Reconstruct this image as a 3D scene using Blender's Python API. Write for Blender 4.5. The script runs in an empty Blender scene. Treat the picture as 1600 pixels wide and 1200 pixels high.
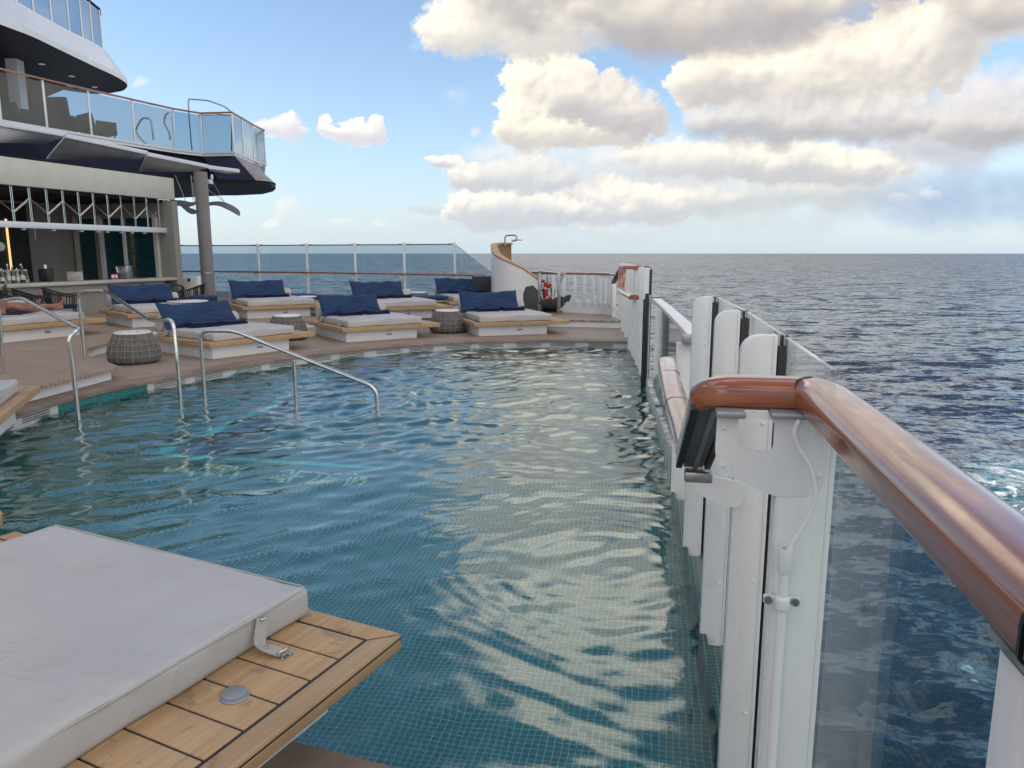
import bpy, bmesh, math, random
import numpy as np
from mathutils import Vector, Matrix
from mathutils.geometry import tessellate_polygon
random.seed(7); rng = np.random.default_rng(7)
S = bpy.context.scene; COL = S.collection
rad = math.radians
# ------------------------------------------------------------------ camera
FPX, PITCH, YAW, CAMH = 1160.0, rad(10.0), rad(11.0), 1.7
cd = bpy.data.cameras.new('camera'); cam = bpy.data.objects.new('camera', cd); COL.objects.link(cam)
cd.sensor_width = 36; cd.lens = 36*FPX/1600; cd.clip_start = .02; cd.clip_end = 60000
cam.location = (0, 0, CAMH); cam.rotation_euler = (math.pi/2-PITCH, 0, YAW); S.camera = cam
RT = np.array([math.cos(YAW), math.sin(YAW), 0]); FW = np.array([-math.sin(YAW), math.cos(YAW), 0]); UPV = np.array([0, 0, 1.])
cf = FW*math.cos(PITCH)-UPV*math.sin(PITCH); cu = FW*math.sin(PITCH)+UPV*math.cos(PITCH)
C0 = np.array([0, 0, CAMH])
def ray(x, y): return RT*(x-800)/FPX+cu*(600-y)/FPX+cf
def PZ(x, y, z): d = ray(x, y); return C0+d*((z-CAMH)/d[2])        # surveyed point at a known height
def PD(x, y, D): d = ray(x, y); return C0+d*(D/(d@FW))              # surveyed point at a known distance
# ------------------------------------------------------------------ sky and sun
SUN_EL, SUN_AZ = 27.0, 255.0       # azimuth clockwise from +Y
def mknodes(nt):
    N, L = nt.nodes, nt.links
    def node(t, **k):
        n = N.new(t)
        for a, v in k.items(): setattr(n, a, v)
        return n
    def put(sock, v):
        if hasattr(v, 'links') or isinstance(v, bpy.types.NodeSocket): L.new(v, sock)
        else: sock.default_value = v
    def M(op, a, b=None, c=None, clamp=False):
        n = N.new('ShaderNodeMath'); n.operation = op; n.use_clamp = clamp
        put(n.inputs[0], a)
        if b is not None: put(n.inputs[1], b)
        if c is not None: put(n.inputs[2], c)
        return n.outputs[0]
    def V(op, a, b=None, out=0):
        n = N.new('ShaderNodeVectorMath'); n.operation = op
        put(n.inputs[0], a)
        if b is not None: put(n.inputs[1], b)
        return n.outputs[out]
    def mix(f, a, b, blend='MIX'):
        n = N.new('ShaderNodeMix'); n.data_type = 'RGBA'; n.blend_type = blend
        put(n.inputs[0], f); put(n.inputs[6], a); put(n.inputs[7], b)
        return n.outputs[2]
    def ramp(f, lo, hi, a=0., b=1., smooth=True):
        n = N.new('ShaderNodeMapRange'); n.interpolation_type = 'SMOOTHSTEP' if smooth else 'LINEAR'
        put(n.inputs[0], f); put(n.inputs[1], lo); put(n.inputs[2], hi); put(n.inputs[3], a); put(n.inputs[4], b)
        return n.outputs[0]
    def noise(vec, scale, detail=4, rough=.5, dist=0., out=0):
        n = N.new('ShaderNodeTexNoise'); n.inputs['Scale'].default_value = scale; n.inputs['Detail'].default_value = detail
        n.inputs['Roughness'].default_value = rough; n.inputs['Distortion'].default_value = dist
        if vec is not None: L.new(vec, n.inputs['Vector'])
        return n.outputs[out]
    return N, L, node, put, M, V, mix, ramp, noise
W = bpy.data.worlds.new('World'); S.world = W; W.use_nodes = True
def perlin(X, Y, seed):
    r = np.random.default_rng(seed); n = 256; ang = r.uniform(0, 2*math.pi, (n, n)); gx, gy = np.cos(ang), np.sin(ang)
    xi = np.floor(X).astype(int); yi = np.floor(Y).astype(int); fx, fy = X-xi, Y-yi
    u = fx*fx*fx*(fx*(fx*6-15)+10); v = fy*fy*fy*(fy*(fy*6-15)+10)
    def d(i, j): a, b = (xi+i) % n, (yi+j) % n; return gx[b, a]*(fx-i)+gy[b, a]*(fy-j)
    return ((d(0, 0)*(1-u)+d(1, 0)*u)*(1-v)+(d(0, 1)*(1-u)+d(1, 1)*u)*v)*1.42
def fbm(X, Y, cell, octv, seed, gain=.5, billow=False):
    t = np.zeros_like(X); a = 1.; s = 0.
    for o in range(octv):
        p = perlin(X/cell*2**o+17.3*o, Y/cell*2**o+5.1*o, seed+o); t += a*(np.abs(p) if billow else p); s += a; a *= gain
    return t/s
def sstep(x, a, b): t = np.clip((x-a)/(b-a), 0, 1); return t*t*(3-2*t)
def fblur(q, s0, s1):
    p0, p1 = int(3*s0)+1, int(3*s1)+1; qq = np.pad(q, ((p0, p0), (p1, p1)), 'edge'); h, w = qq.shape
    k = np.exp(-2*(math.pi*np.fft.fftfreq(h)[:, None]*s0)**2-2*(math.pi*np.fft.rfftfreq(w)[None]*s1)**2)
    return np.fft.irfft2(np.fft.rfft2(qq)*k, s=(h, w))[p0:p0+q.shape[0], p1:p1+q.shape[1]]
def paint_clouds(X, Y, groups):
    # X, Y: sky position of every texel; each group is one cloud mass: a puffed height field lit by the low sun
    rgb = np.zeros(X.shape+(3,), np.float32); al = np.zeros(X.shape, np.float32)
    for gi, (bl, lit, dark, soft, amp, cell, op) in enumerate(groups):
        x0 = min(b[0]-b[2]*1.7 for b in bl); x1 = max(b[0]+b[2]*1.7 for b in bl); y0 = min(b[1]-b[3]*1.8 for b in bl); y1 = max(b[1]+b[4]*1.8 for b in bl)
        ok = (X > x0) & (X < x1) & (Y > y0) & (Y < y1)
        if not ok.any(): continue
        rr = np.where(ok.any(1))[0]; cc = np.where(ok.any(0))[0]; sl_ = (slice(rr[0], rr[-1]+1), slice(cc[0], cc[-1]+1))
        x, y = X[sl_], Y[sl_]
        wx = fbm(x, y, cell*2.2, 3, 90+gi)*cell*.8; wy = fbm(x, y, cell*2.2, 3, 190+gi)*cell*.55
        f = np.full(x.shape, -9.); base = np.zeros_like(x); wsum = np.zeros_like(x)+1e-6
        for cx, cy, a, bt, bb in bl:
            dx = (x+wx-cx)/a; dy = y+wy-cy; dv = np.where(dy < 0, -dy/bt, dy/bb)
            q = 1-dx*dx-dv*dv; f = np.logaddexp(f*5, q*5)/5
            w = np.exp(np.clip(q*3, -12, 3)); base += w*np.clip(dy/(bt+bb)+.5, 0, 1); wsum += w
        base = base/wsum
        dxp, dyp = abs(float(x[0, 1]-x[0, 0])), abs(float(y[1, 0]-y[0, 0])); blur = lambda q, sg: fblur(q, sg/dyp, sg/dxp)
        bil = fbm(x+wx*.25, y*1.1+wy*.25, cell*1.3, 7, 300+gi*11, .56, True); fb = fbm(x, y*1.3, cell*2.6, 8, 700+gi*7, .56)
        wisp = fbm(x+wy*.3, y*1.3, cell*.7, 6, 500+gi*13, .66)
        d = f+amp*((bil-.27)*1.7+fb*2.0)+(.42 if soft < .6 else .24)*wisp+(.62*(fbm(x, y, cell*.36, 6, 820+gi, .62, True)-.27) if soft < .7 else 0)
        dd = np.clip(f+amp*((bil-.27)*1.1+fb*1.7), -.2, 1.6)
        a_ = sstep(d, 0, soft*(.8+.9*np.clip(.4+fb*1.6, 0, 1)))*op
        big = blur(np.sqrt(np.clip(dd, 0, 1.6)), cell*.42)*cell*2.0+blur(bil, cell*.07)*cell*.85
        ny, nx = np.gradient(big); nx = -nx/np.gradient(x, axis=1); ny = -ny/np.gradient(y, axis=0)
        lam = (nx*-.50+ny*-.58+.62)/np.sqrt(nx*nx+ny*ny+1.)
        fine = (bil-blur(bil, cell*.16))*1.5+wisp*.34
        l = np.clip(.40+.56*lam, 0, 1)+fine*.55*np.clip(1.2-dd*.6, .3, 1)
        under = sstep(base+.30*fb+.14*(bil-.27), .34, .80)*np.clip(dd*1.9, 0, 1)
        l = l*(1-.80*under)*(1-.30*sstep(blur(dd, cell*.3), .55, 1.3))
        l = np.clip(l+.30*np.exp(-np.clip(d, 0, 9)*4)*np.clip(lam*2-.75, 0, 1), 0, 1)
        c = np.array(dark)*(1-l[..., None])+np.array(lit)*l[..., None]
        rgb[sl_] = rgb[sl_]*(1-a_[..., None])+c*a_[..., None]; al[sl_] = al[sl_]*(1-a_)+a_
    return rgb, al
def cloud_image(name, X, Y, groups):
    rgb, al = paint_clouds(X, Y, groups); h, w = X.shape
    img = bpy.data.images.new(name, w, h, alpha=True, float_buffer=True); img.colorspace_settings.name = 'Non-Color'; img.alpha_mode = 'CHANNEL_PACKED'
    px = np.concatenate([rgb/np.maximum(al, 1e-4)[..., None], al[..., None]], -1).astype(np.float32)
    img.pixels.foreach_set(px.ravel()); img.update(); return img
LIT, SHD = (1.02, .92, .76), (.40, .39, .42)
def build_world():
    nt = W.node_tree; nt.nodes.clear()
    N, L, node, put, M, V, mix, ramp, noise = mknodes(nt)
    BS = .15
    sky = node('ShaderNodeTexSky', sky_type='NISHITA'); sky.sun_disc = False
    sky.sun_elevation = rad(SUN_EL); sky.sun_rotation = rad(SUN_AZ); sky.air_density = 1.0; sky.dust_density = .4; sky.ozone_density = 2.0; sky.altitude = 20
    # front sector of the sky, laid out in the directions of the photograph's clouds
    A0, A1, E0, E1 = -48., 48., -.5, 36.
    az = np.radians(np.linspace(A0, A1, 2304)); el = np.radians(np.linspace(E0, E1, 960)); AZ, EL = np.meshgrid(az, el)
    dx, dy, dz = np.sin(AZ)*np.cos(EL), np.cos(AZ)*np.cos(EL), np.sin(EL)
    zc = dy*math.cos(PITCH)-dz*math.sin(PITCH); yc = dy*math.sin(PITCH)+dz*math.cos(PITCH)
    X, Y = 800+FPX*dx/zc, 600-FPX*yc/zc
    pale, paled = (.80, .79, .76), (.47, .52, .57)
    groups = [
        ([(450, 332, 26, 34, 26), (425, 350, 22, 14, 14)], pale, (.60, .66, .70), .8, .35, 22, .75), ([(535, 350, 26, 14, 12), (595, 354, 24, 16, 12)], pale, (.58, .65, .70), .9, .4, 18, .6),
        ([(670, 330, 40, 13, 12)], (.52, .58, .64), (.40, .47, .55), .9, .35, 22, .7),
        ([(860, 352, 300, 34, 30), (1200, 340, 360, 60, 40)], (.70, .71, .70), (.50, .55, .60), 1.3, .35, 60, .9),
        ([(1300, 270, 330, 90, 90), (1080, 290, 220, 70, 70)], (.72, .70, .68), (.50, .53, .57), 1.3, .32, 80, .85),
        
        ([(1480, 310, 200, 60, 70), (1590, 285, 130, 45, 80)], (.40, .51, .67), (.34, .44, .59), 1.0, .3, 70, .95),
        ([(1405, 308, 22, 12, 12), (1452, 304, 24, 16, 13)], (.80, .79, .77), (.52, .58, .66), 1.0, .6, 14, .62),
        ([(1290, 290, 170, 40, 48), (1100, 312, 150, 34, 44)], (.80, .77, .70), (.46, .49, .52), 1.0, .35, 46, .9),
        ([(1000, 322, 105, 42, 44), (935, 300, 58, 38, 60)], (.96, .88, .76), (.48, .51, .55), .35, .45, 34, .95),
        ([(760, 325, 80, 34, 40), (850, 325, 90, 34, 42)], (.93, .87, .77), (.47, .51, .56), .4, .45, 30, .95),
        ([(700, 252, 36, 14, 14), (745, 278, 60, 30, 24), (830, 278, 80, 38, 34)], (.93, .87, .78), (.48, .50, .54), .4, .45, 28, .95),
        ([(1040, 252, 90, 30, 36), (1180, 250, 200, 42, 40), (1330, 262, 130, 30, 34)], (.97, .90, .76), (.47, .48, .51), .5, .4, 38, .97),
        ([(1560, 175, 120, 90, 66), (1480, 215, 140, 50, 60)], (.76, .72, .71), (.46, .47, .53), .8, .4, 50, .97), ([(960, 250, 260, 60, 60), (820, 260, 130, 50, 60)], (.84, .80, .74), (.50, .53, .57), 1.2, .36, 55, .8),
        ([(1110, 135, 74, 70, 60), (1160, 105, 80, 62, 80), (1260, 125, 120, 75, 85), (1340, 110, 110, 80, 90), (1440, 70, 100, 95, 120), (1500, 20, 120, 60, 80)], (1.05, .95, .78), (.47, .46, .47), .30, .48, 52, 1.),
        ([(1130, 186, 95, 34, 42), (1250, 190, 160, 52, 46), (1400, 190, 200, 62, 50), (1550, 200, 130, 40, 34)], (.74, .70, .66), (.38, .38, .41), .8, .4, 48, .97),
        ([(860, 165, 75, 60, 60), (830, 125, 58, 60, 60), (885, 120, 60, 40, 60), (810, 190, 40, 50, 40), (900, 205, 120, 35, 40)], (1.05, .95, .77), (.52, .51, .50), .28, .46, 40, 1.),
        ([(930, 150, 82, 52, 56), (985, 185, 60, 40, 46)], (.80, .75, .67), (.45, .44, .46), .4, .42, 40, 1.),
        ([(700, 40, 52, 66, 48), (745, 15, 84, 74, 66), (850, 45, 110, 66, 66)], (1.0, .93, .79), (.56, .54, .52), .6, .44, 50, 1.),
        ([(870, -60, 250, 90, 135), (1040, 20, 240, 120, 72), (1230, 0, 230, 100, 72), (1400, -40, 200, 90, 60), (1600, -10, 150, 80, 72), (1180, -190, 260, 140, 130)], (.93, .85, .71), (.37, .35, .37), .75, .40, 95, 1.),
        ([(860, -215, 250, 190, 120), (1080, -260, 260, 200, 150), (960, -420, 260, 160, 160)], (2.3, 2.1, 1.75), (1.3, 1.22, 1.1), 1.0, .40, 95, 1.),  # unseen cloud above the frame, brightened for its reflection in the pool
        ([(440, 205, 52, 28, 22), (455, 192, 22, 18, 24)], (.96, .88, .80), (.58, .60, .66), .55, .42, 26, .97), ([(560, 208, 46, 24, 24), (512, 196, 18, 24, 26), (585, 195, 20, 20, 30)], (.98, .88, .80), (.58, .58, .64), .4, .42, 26, 1.),
        ([(710, 152, 24, 18, 22)], (.62, .70, .80), (.52, .62, .74), 1.3, .5, 24, .5), ([(741, 208, 11, 11, 10)], (.74, .76, .80), (.6, .66, .74), 1., .5, 14, .7), ([(218, 128, 24, 9, 9)], (.80, .80, .82), (.64, .70, .78), 1., .5, 14, .7), ([(650, 70, 26, 16, 16)], (.70, .76, .84), (.56, .66, .78), 1.4, .5, 22, .45)]
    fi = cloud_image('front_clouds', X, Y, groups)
    # the rest of the dome, coarser: unseen bright cumulus added to light the deck
    az2 = np.linspace(-180, 180, 1440, endpoint=False); el2 = np.linspace(0, 90, 360); A2, E2 = np.meshgrid(az2, el2); r3 = np.random.default_rng(5)
    back = []
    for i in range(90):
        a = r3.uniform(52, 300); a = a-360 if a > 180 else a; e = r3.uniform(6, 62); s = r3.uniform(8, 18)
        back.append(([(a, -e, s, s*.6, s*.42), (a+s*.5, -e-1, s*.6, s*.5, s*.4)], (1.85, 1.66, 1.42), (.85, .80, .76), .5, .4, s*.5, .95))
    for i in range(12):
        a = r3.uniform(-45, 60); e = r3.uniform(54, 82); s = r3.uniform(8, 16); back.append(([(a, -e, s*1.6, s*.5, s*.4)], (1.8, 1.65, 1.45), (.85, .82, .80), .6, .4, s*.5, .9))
    bi = cloud_image('dome_fill_clouds', A2, -E2, back)
    tc = node('ShaderNodeTexCoord'); Dv = tc.outputs['Generated']
    dr = V('DOT_PRODUCT', Dv, tuple(RT), 1); df = V('DOT_PRODUCT', Dv, tuple(FW), 1)
    sp = node('ShaderNodeSeparateXYZ'); L.new(Dv, sp.inputs[0])
    a_ = M('MULTIPLY', M('ARCTAN2', dr, df), 57.29578); e_ = M('MULTIPLY', M('ARCSINE', sp.outputs[2]), 57.29578)
    def tex(img, u0, u1, v0, v1):
        cb = node('ShaderNodeCombineXYZ'); put(cb.inputs[0], M('MULTIPLY', M('SUBTRACT', a_, u0), 1/(u1-u0))); put(cb.inputs[1], M('MULTIPLY', M('SUBTRACT', e_, v0), 1/(v1-v0)))
        t = node('ShaderNodeTexImage'); t.image = img; t.extension = 'CLIP'; t.interpolation = 'Cubic'; L.new(cb.outputs[0], t.inputs[0]); return t
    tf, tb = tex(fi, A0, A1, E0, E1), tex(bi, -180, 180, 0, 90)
    hz = ramp(e_, -1, 17, 1, 0, False); hz = M('POWER', hz, 2.2)
    skyc = mix(1.0, sky.outputs[0], (1.02, 1.05, 1.10, 1), 'MULTIPLY')
    skyc = mix(.09, skyc, (.55/BS, .66/BS, .78/BS, 1))
    skyc = mix(M('MULTIPLY', hz, .94), skyc, (.48/BS, .585/BS, .70/BS, 1))
    def over(base, t, fade):
        c = V('SCALE', t.outputs['Color'], None); n = c.node; n.inputs['Scale'].default_value = 1/BS
        return mix(M('MULTIPLY', t.outputs['Alpha'], fade), base, c)
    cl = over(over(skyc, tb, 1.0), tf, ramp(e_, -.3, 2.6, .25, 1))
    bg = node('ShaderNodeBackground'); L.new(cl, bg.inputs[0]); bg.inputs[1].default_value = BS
    wo = node('ShaderNodeOutputWorld'); L.new(bg.outputs[0], wo.inputs[0])
    W.cycles.sampling_method = 'MANUAL'; W.cycles.sample_map_resolution = 512
build_world()
sl = bpy.data.lights.new('sun', 'SUN'); sl.energy = 2.0; sl.angle = rad(2); sl.color = (1, .93, .84)
sun = bpy.data.objects.new('sun', sl); COL.objects.link(sun)
sd = Vector((math.sin(rad(SUN_AZ))*math.cos(rad(SUN_EL)), math.cos(rad(SUN_AZ))*math.cos(rad(SUN_EL)), math.sin(rad(SUN_EL))))
sun.rotation_euler = sd.to_track_quat('Z', 'Y').to_euler(); sun.location = sd*50
S.view_settings.view_transform = 'Standard'; S.view_settings.look = 'None'; S.view_settings.gamma = 1
S.view_settings.exposure = 0.33
S.cycles.max_bounces = 10; S.cycles.transparent_max_bounces = 16; S.cycles.transmission_bounces = 8; S.cycles.glossy_bounces = 5
S.cycles.sample_clamp_indirect = 6.0; S.cycles.use_denoising = True
# ------------------------------------------------------------------ materials
def newmat(name):
    m = bpy.data.materials.new(name); m.use_nodes = True; m.node_tree.nodes.clear(); return m
def pmat(name, col, rough=.5, metal=0., var=.08, vscale=3., bump=0., bscale=40., coat=0., col2=None, stain=0., spec=.5, stretch=(1, 1, 1)):
    m = newmat(name); N, L, node, put, M, V, mix, ramp, noise = mknodes(m.node_tree)
    tc = node('ShaderNodeTexCoord'); P = V('MULTIPLY', tc.outputs['Object'], stretch)
    n = noise(P, vscale, 6, .6)
    c2 = col2 or tuple(max(0, c*(1-2.2*var)) for c in col)
    c1 = tuple(min(1, c*(1+var)) for c in col)
    base = mix(ramp(n, .3, .7), (*c1, 1), (*c2, 1))
    if stain:
        s = ramp(noise(P, vscale*2.7, 5, .65, .6), .6, .72)
        base = mix(M('MULTIPLY', s, stain), base, tuple(c*.45 for c in col)+(1,))
    p = node('ShaderNodeBsdfPrincipled'); put(p.inputs['Base Color'], base)
    put(p.inputs['Roughness'], ramp(noise(P, vscale*3, 4), .3, .7, max(.02, rough-.07), min(1, rough+.07))); p.inputs['Metallic'].default_value = metal
    p.inputs['Coat Weight'].default_value = coat; p.inputs['Coat Roughness'].default_value = .12; p.inputs['Specular IOR Level'].default_value = spec
    if bump:
        b = node('ShaderNodeBump'); b.inputs['Strength'].default_value = bump; b.inputs['Distance'].default_value = .01
        L.new(noise(P, bscale, 5, .6), b.inputs['Height']); L.new(b.outputs[0], p.inputs['Normal'])
    o = node('ShaderNodeOutputMaterial'); L.new(p.outputs[0], o.inputs[0]); return m
WHITE = pmat('white_paint', (.74, .76, .78), .35, var=.03, vscale=1.3, bump=.03, bscale=25)
FINW = pmat('fin_white_paint', (.76, .775, .79), .3, var=.03, vscale=3, bump=.05, bscale=18, stretch=(1.6, 1.6, .5), col2=(.72, .725, .73), stain=.06)
PLASTIC = pmat('white_plastic', (.8, .81, .82), .4, var=.02)
STEEL = pmat('polished_steel', (.62, .62, .61), .1, 1., var=.05, vscale=20, bump=.02, bscale=30)
STEELM = pmat('brushed_steel', (.42, .43, .44), .32, 1., var=.08, vscale=15)
GREYM = pmat('grey_metal', (.33, .35, .37), .4, .6, var=.05)
BLACK = pmat('black_rubber', (.012, .013, .016), .4, var=.2)
DARK = pmat('dark_recess', (.02, .022, .026), .6, var=.2)
NAVY = pmat('navy_fabric', (.008, .036, .105), .85, var=.10, vscale=2.5, bump=.35, bscale=9)
NAVYD = pmat('dark_navy_towel', (.008, .020, .085), .95, var=.2, vscale=8, bump=.9, bscale=90)
def vinyl_mat():
    m = newmat('grey_vinyl'); N, L, node, put, M, V, mix, ramp, noise = mknodes(m.node_tree)
    tc = node('ShaderNodeTexCoord'); P = tc.outputs['Object']
    base = mix(ramp(noise(P, 2.4, 6, .6), .3, .7), (.465, .455, .46, 1), (.415, .405, .41, 1))
    base = mix(M('MULTIPLY', ramp(noise(P, 7, 6, .7, .8), .62, .72), .14), base, (.28, .26, .24, 1))
    base = mix(M('MULTIPLY', ramp(noise(V('MULTIPLY', P, (14, 3, 10)), 4, 5, .7, 1.5), .66, .70), .35), base, (.30, .29, .28, 1))
    p = node('ShaderNodeBsdfPrincipled'); put(p.inputs['Base Color'], base); put(p.inputs['Roughness'], ramp(noise(P, 9, 4), .3, .7, .44, .6))
    def ridge(vec, sc, w, d): n = noise(vec, sc, 2, .5, d); return M('POWER', M('SUBTRACT', 1.0, M('MINIMUM', M('MULTIPLY', M('ABSOLUTE', M('SUBTRACT', n, .5)), w), 1.0)), 2.0)
    mask = ramp(noise(P, 1.6, 3), .42, .62)
    h = M('ADD', M('MULTIPLY', M('MULTIPLY', ridge(V('MULTIPLY', P, (1, 2.2, 1)), 2.6, 9, 1.2), mask), .55), M('MULTIPLY', noise(P, 5, 4, .6), .5))
    h = M('ADD', h, M('MULTIPLY', noise(P, 420, 2, .5), .035))
    b = node('ShaderNodeBump'); b.inputs['Strength'].default_value = .42; b.inputs['Distance'].default_value = .010
    L.new(h, b.inputs['Height']); L.new(b.outputs[0], p.inputs['Normal'])
    o = node('ShaderNodeOutputMaterial'); L.new(p.outputs[0], o.inputs[0]); return m
VINYL = vinyl_mat()
GRILL = pmat('grille_slot', (.07, .075, .08), .6)
GUTW = pmat('gutter_panel_grey', (.50, .52, .53), .4)
PIPING = pmat('vinyl_piping', (.42, .41, .40), .5)
STRAPM = pmat('strap_webbing', (.40, .39, .36), .7, bump=.3, bscale=150)
ROPE = pmat('grey_rope', (.13, .125, .12), .9, var=.12, vscale=12, bump=.4, bscale=120)
ROPEL = pmat('pale_rope', (.24, .235, .22), .9, var=.1, vscale=30)
TOPW = pmat('white_table_top', (.72, .72, .72), .3)
TAUPE = pmat('taupe_wall', (.28, .275, .265), .6, var=.06, vscale=1, stretch=(1, 1, .2))
CREAM = pmat('cream_fascia', (.50, .51, .46), .5, var=.03)
STONE = pmat('pale_counter', (.46, .45, .41), .35, var=.12, vscale=4, stretch=(1, .3, 3))
SOFFIT = pmat('dark_soffit', (.008, .007, .012), .6, var=.12, spec=.2)
NAVYP = pmat('navy_paint', (.009, .014, .038), .6, spec=.2)
FLARE = pmat('bronze_panel', (.16, .145, .15), .35, .2, var=.1)
COLM = pmat('column_paint', (.185, .175, .18), .45, var=.05)
AWN = pmat('awning_canvas', (.50, .51, .53), .8, var=.05, bump=.2, bscale=30)
FASW = pmat('fascia_silver_white', (.60, .65, .74), .35, var=.02)
SKIN = pmat('skin', (.30, .135, .09), .55, var=.12, vscale=9, bump=.1, bscale=60)
SHORTS = pmat('dark_cloth', (.02, .02, .035), .9)
RED = pmat('red_lifebuoy', (.55, .03, .02), .45, var=.1)
WICKER = pmat('dark_wicker', (.018, .02, .025), .7, bump=.8, bscale=90)
CHAIRF = pmat('slate_chair', (.03, .045, .06), .7)
TAN = pmat('tan_cushion', (.16, .125, .09), .8)
SCREENG = pmat('grey_sail', (.10, .11, .13), .55)
DGLASS = pmat('dark_window_glass', (.008, .055, .080), .12, var=.1, spec=.6)
SLATE = pmat('slate_pod', (.06, .068, .066), .75, bump=.4, bscale=80)
TEAL = pmat('teal_tile_panel', (.005, .15, .165), .3, var=.1, vscale=8)
NOSE = pmat('pale_step_tile', (.085, .60, .61), .4, var=.1, vscale=20)
CREAMT = pmat('cream_mosaic', (.90, .84, .55), .4)
COPING = pmat('brown_coping', (.23, .165, .13), .6, var=.15, vscale=3, bump=.2, bscale=30, stretch=(1, 1, 1))
HULL = pmat('hull_white', (.65, .67, .7), .4)
def wood_mat(name, c1, c2, rough, coat, scale=1., stain=0., grain=1):
    m = newmat(name); N, L, node, put, M, V, mix, ramp, noise = mknodes(m.node_tree)
    tc = node('ShaderNodeTexCoord'); P = tc.outputs['Object']
    ax = V('MULTIPLY', P, tuple((1.6 if i == grain else 30)*scale for i in range(3)))
    n = noise(ax, 1.0, 8, .62, 1.2); n2 = noise(P, 2.2, 4, .6)
    base = mix(ramp(n, .32, .68), (*c1, 1), (*c2, 1))
    base = mix(M('MULTIPLY', ramp(n2, .4, .75), .35), base, tuple(c*.55 for c in c1)+(1,))
    if stain:
        s = ramp(noise(P, 9, 5, .6, .8), .60, .66)
        base = mix(M('MULTIPLY', s, stain), base, tuple(c*.4 for c in c1)+(1,))
        s2 = ramp(noise(V('ADD', P, (7, 3, 1)), 6, 6, .7), .6, .75)
        base = mix(M('MULTIPLY', s2, stain*.8), base, (.62, .52, .40, 1))
    p = node('ShaderNodeBsdfPrincipled'); put(p.inputs['Base Color'], base)
    put(p.inputs['Roughness'], ramp(noise(P, 14, 5, .6), .3, .7, max(.04, rough-.06), rough+.10))
    p.inputs['Coat Weight'].default_value = coat; put(p.inputs['Coat Roughness'], ramp(noise(V('MULTIPLY', P, tuple(4. if i == grain else 22. for i in range(3))), 1.0, 6, .7), .35, .7, .04, .30))
    b = node('ShaderNodeBump'); b.inputs['Strength'].default_value = .07; b.inputs['Distance'].default_value = .004
    L.new(n, b.inputs['Height']); L.new(b.outputs[0], p.inputs['Normal'])
    o = node('ShaderNodeOutputMaterial'); L.new(p.outputs[0], o.inputs[0]); return m
VARN = wood_mat('varnished_wood', (.36, .112, .036), (.17, .042, .014), .17, 1., .7)
VARNX = wood_mat('varnished_cross_wood', (.34, .098, .030), (.15, .036, .012), .17, 1., .7, grain=0)
TEAK = wood_mat('oiled_teak', (.47, .305, .165), (.36, .225, .115), .5, .05, .6, stain=.5)
TEAKD = wood_mat('teak_slats', (.34, .20, .09), (.24, .13, .06), .5, .0)
CAULK = BLACK
def deck_mat():
    m = newmat('weathered_deck'); N, L, node, put, M, V, mix, ramp, noise = mknodes(m.node_tree)
    tc = node('ShaderNodeTexCoord'); P = tc.outputs['Object']
    rot = node('ShaderNodeVectorRotate'); rot.rotation_type = 'Z_AXIS'; L.new(P, rot.inputs['Vector']); rot.inputs['Angle'].default_value = rad(18)
    s = node('ShaderNodeSeparateXYZ'); L.new(rot.outputs[0], s.inputs[0])
    fr = M('FRACT', M('MULTIPLY', s.outputs[1], 1/.065)); idx = M('FLOOR', M('MULTIPLY', s.outputs[1], 1/.065))
    wn = node('ShaderNodeTexWhiteNoise', noise_dimensions='1D'); L.new(idx, wn.inputs['W'])
    line = M('LESS_THAN', fr, .15)
    n = noise(V('MULTIPLY', rot.outputs[0], (1.2, 14, 1)), 2, 6, .6)
    base = mix(n, (.41, .31, .235, 1), (.27, .195, .148, 1))
    base = mix(M('MULTIPLY', wn.outputs['Value'], .35), base, (.20, .145, .115, 1))
    worn = ramp(noise(P, 1.1, 7, .68, .5), .56, .70)
    base = mix(M('MULTIPLY', worn, .5), base, (.46, .40, .34, 1))
    base = mix(line, base, (.05, .042, .037, 1))
    p = node('ShaderNodeBsdfPrincipled'); put(p.inputs['Base Color'], base); p.inputs['Roughness'].default_value = .55
    o = node('ShaderNodeOutputMaterial'); L.new(p.outputs[0], o.inputs[0]); return m
DECK = deck_mat()
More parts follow.
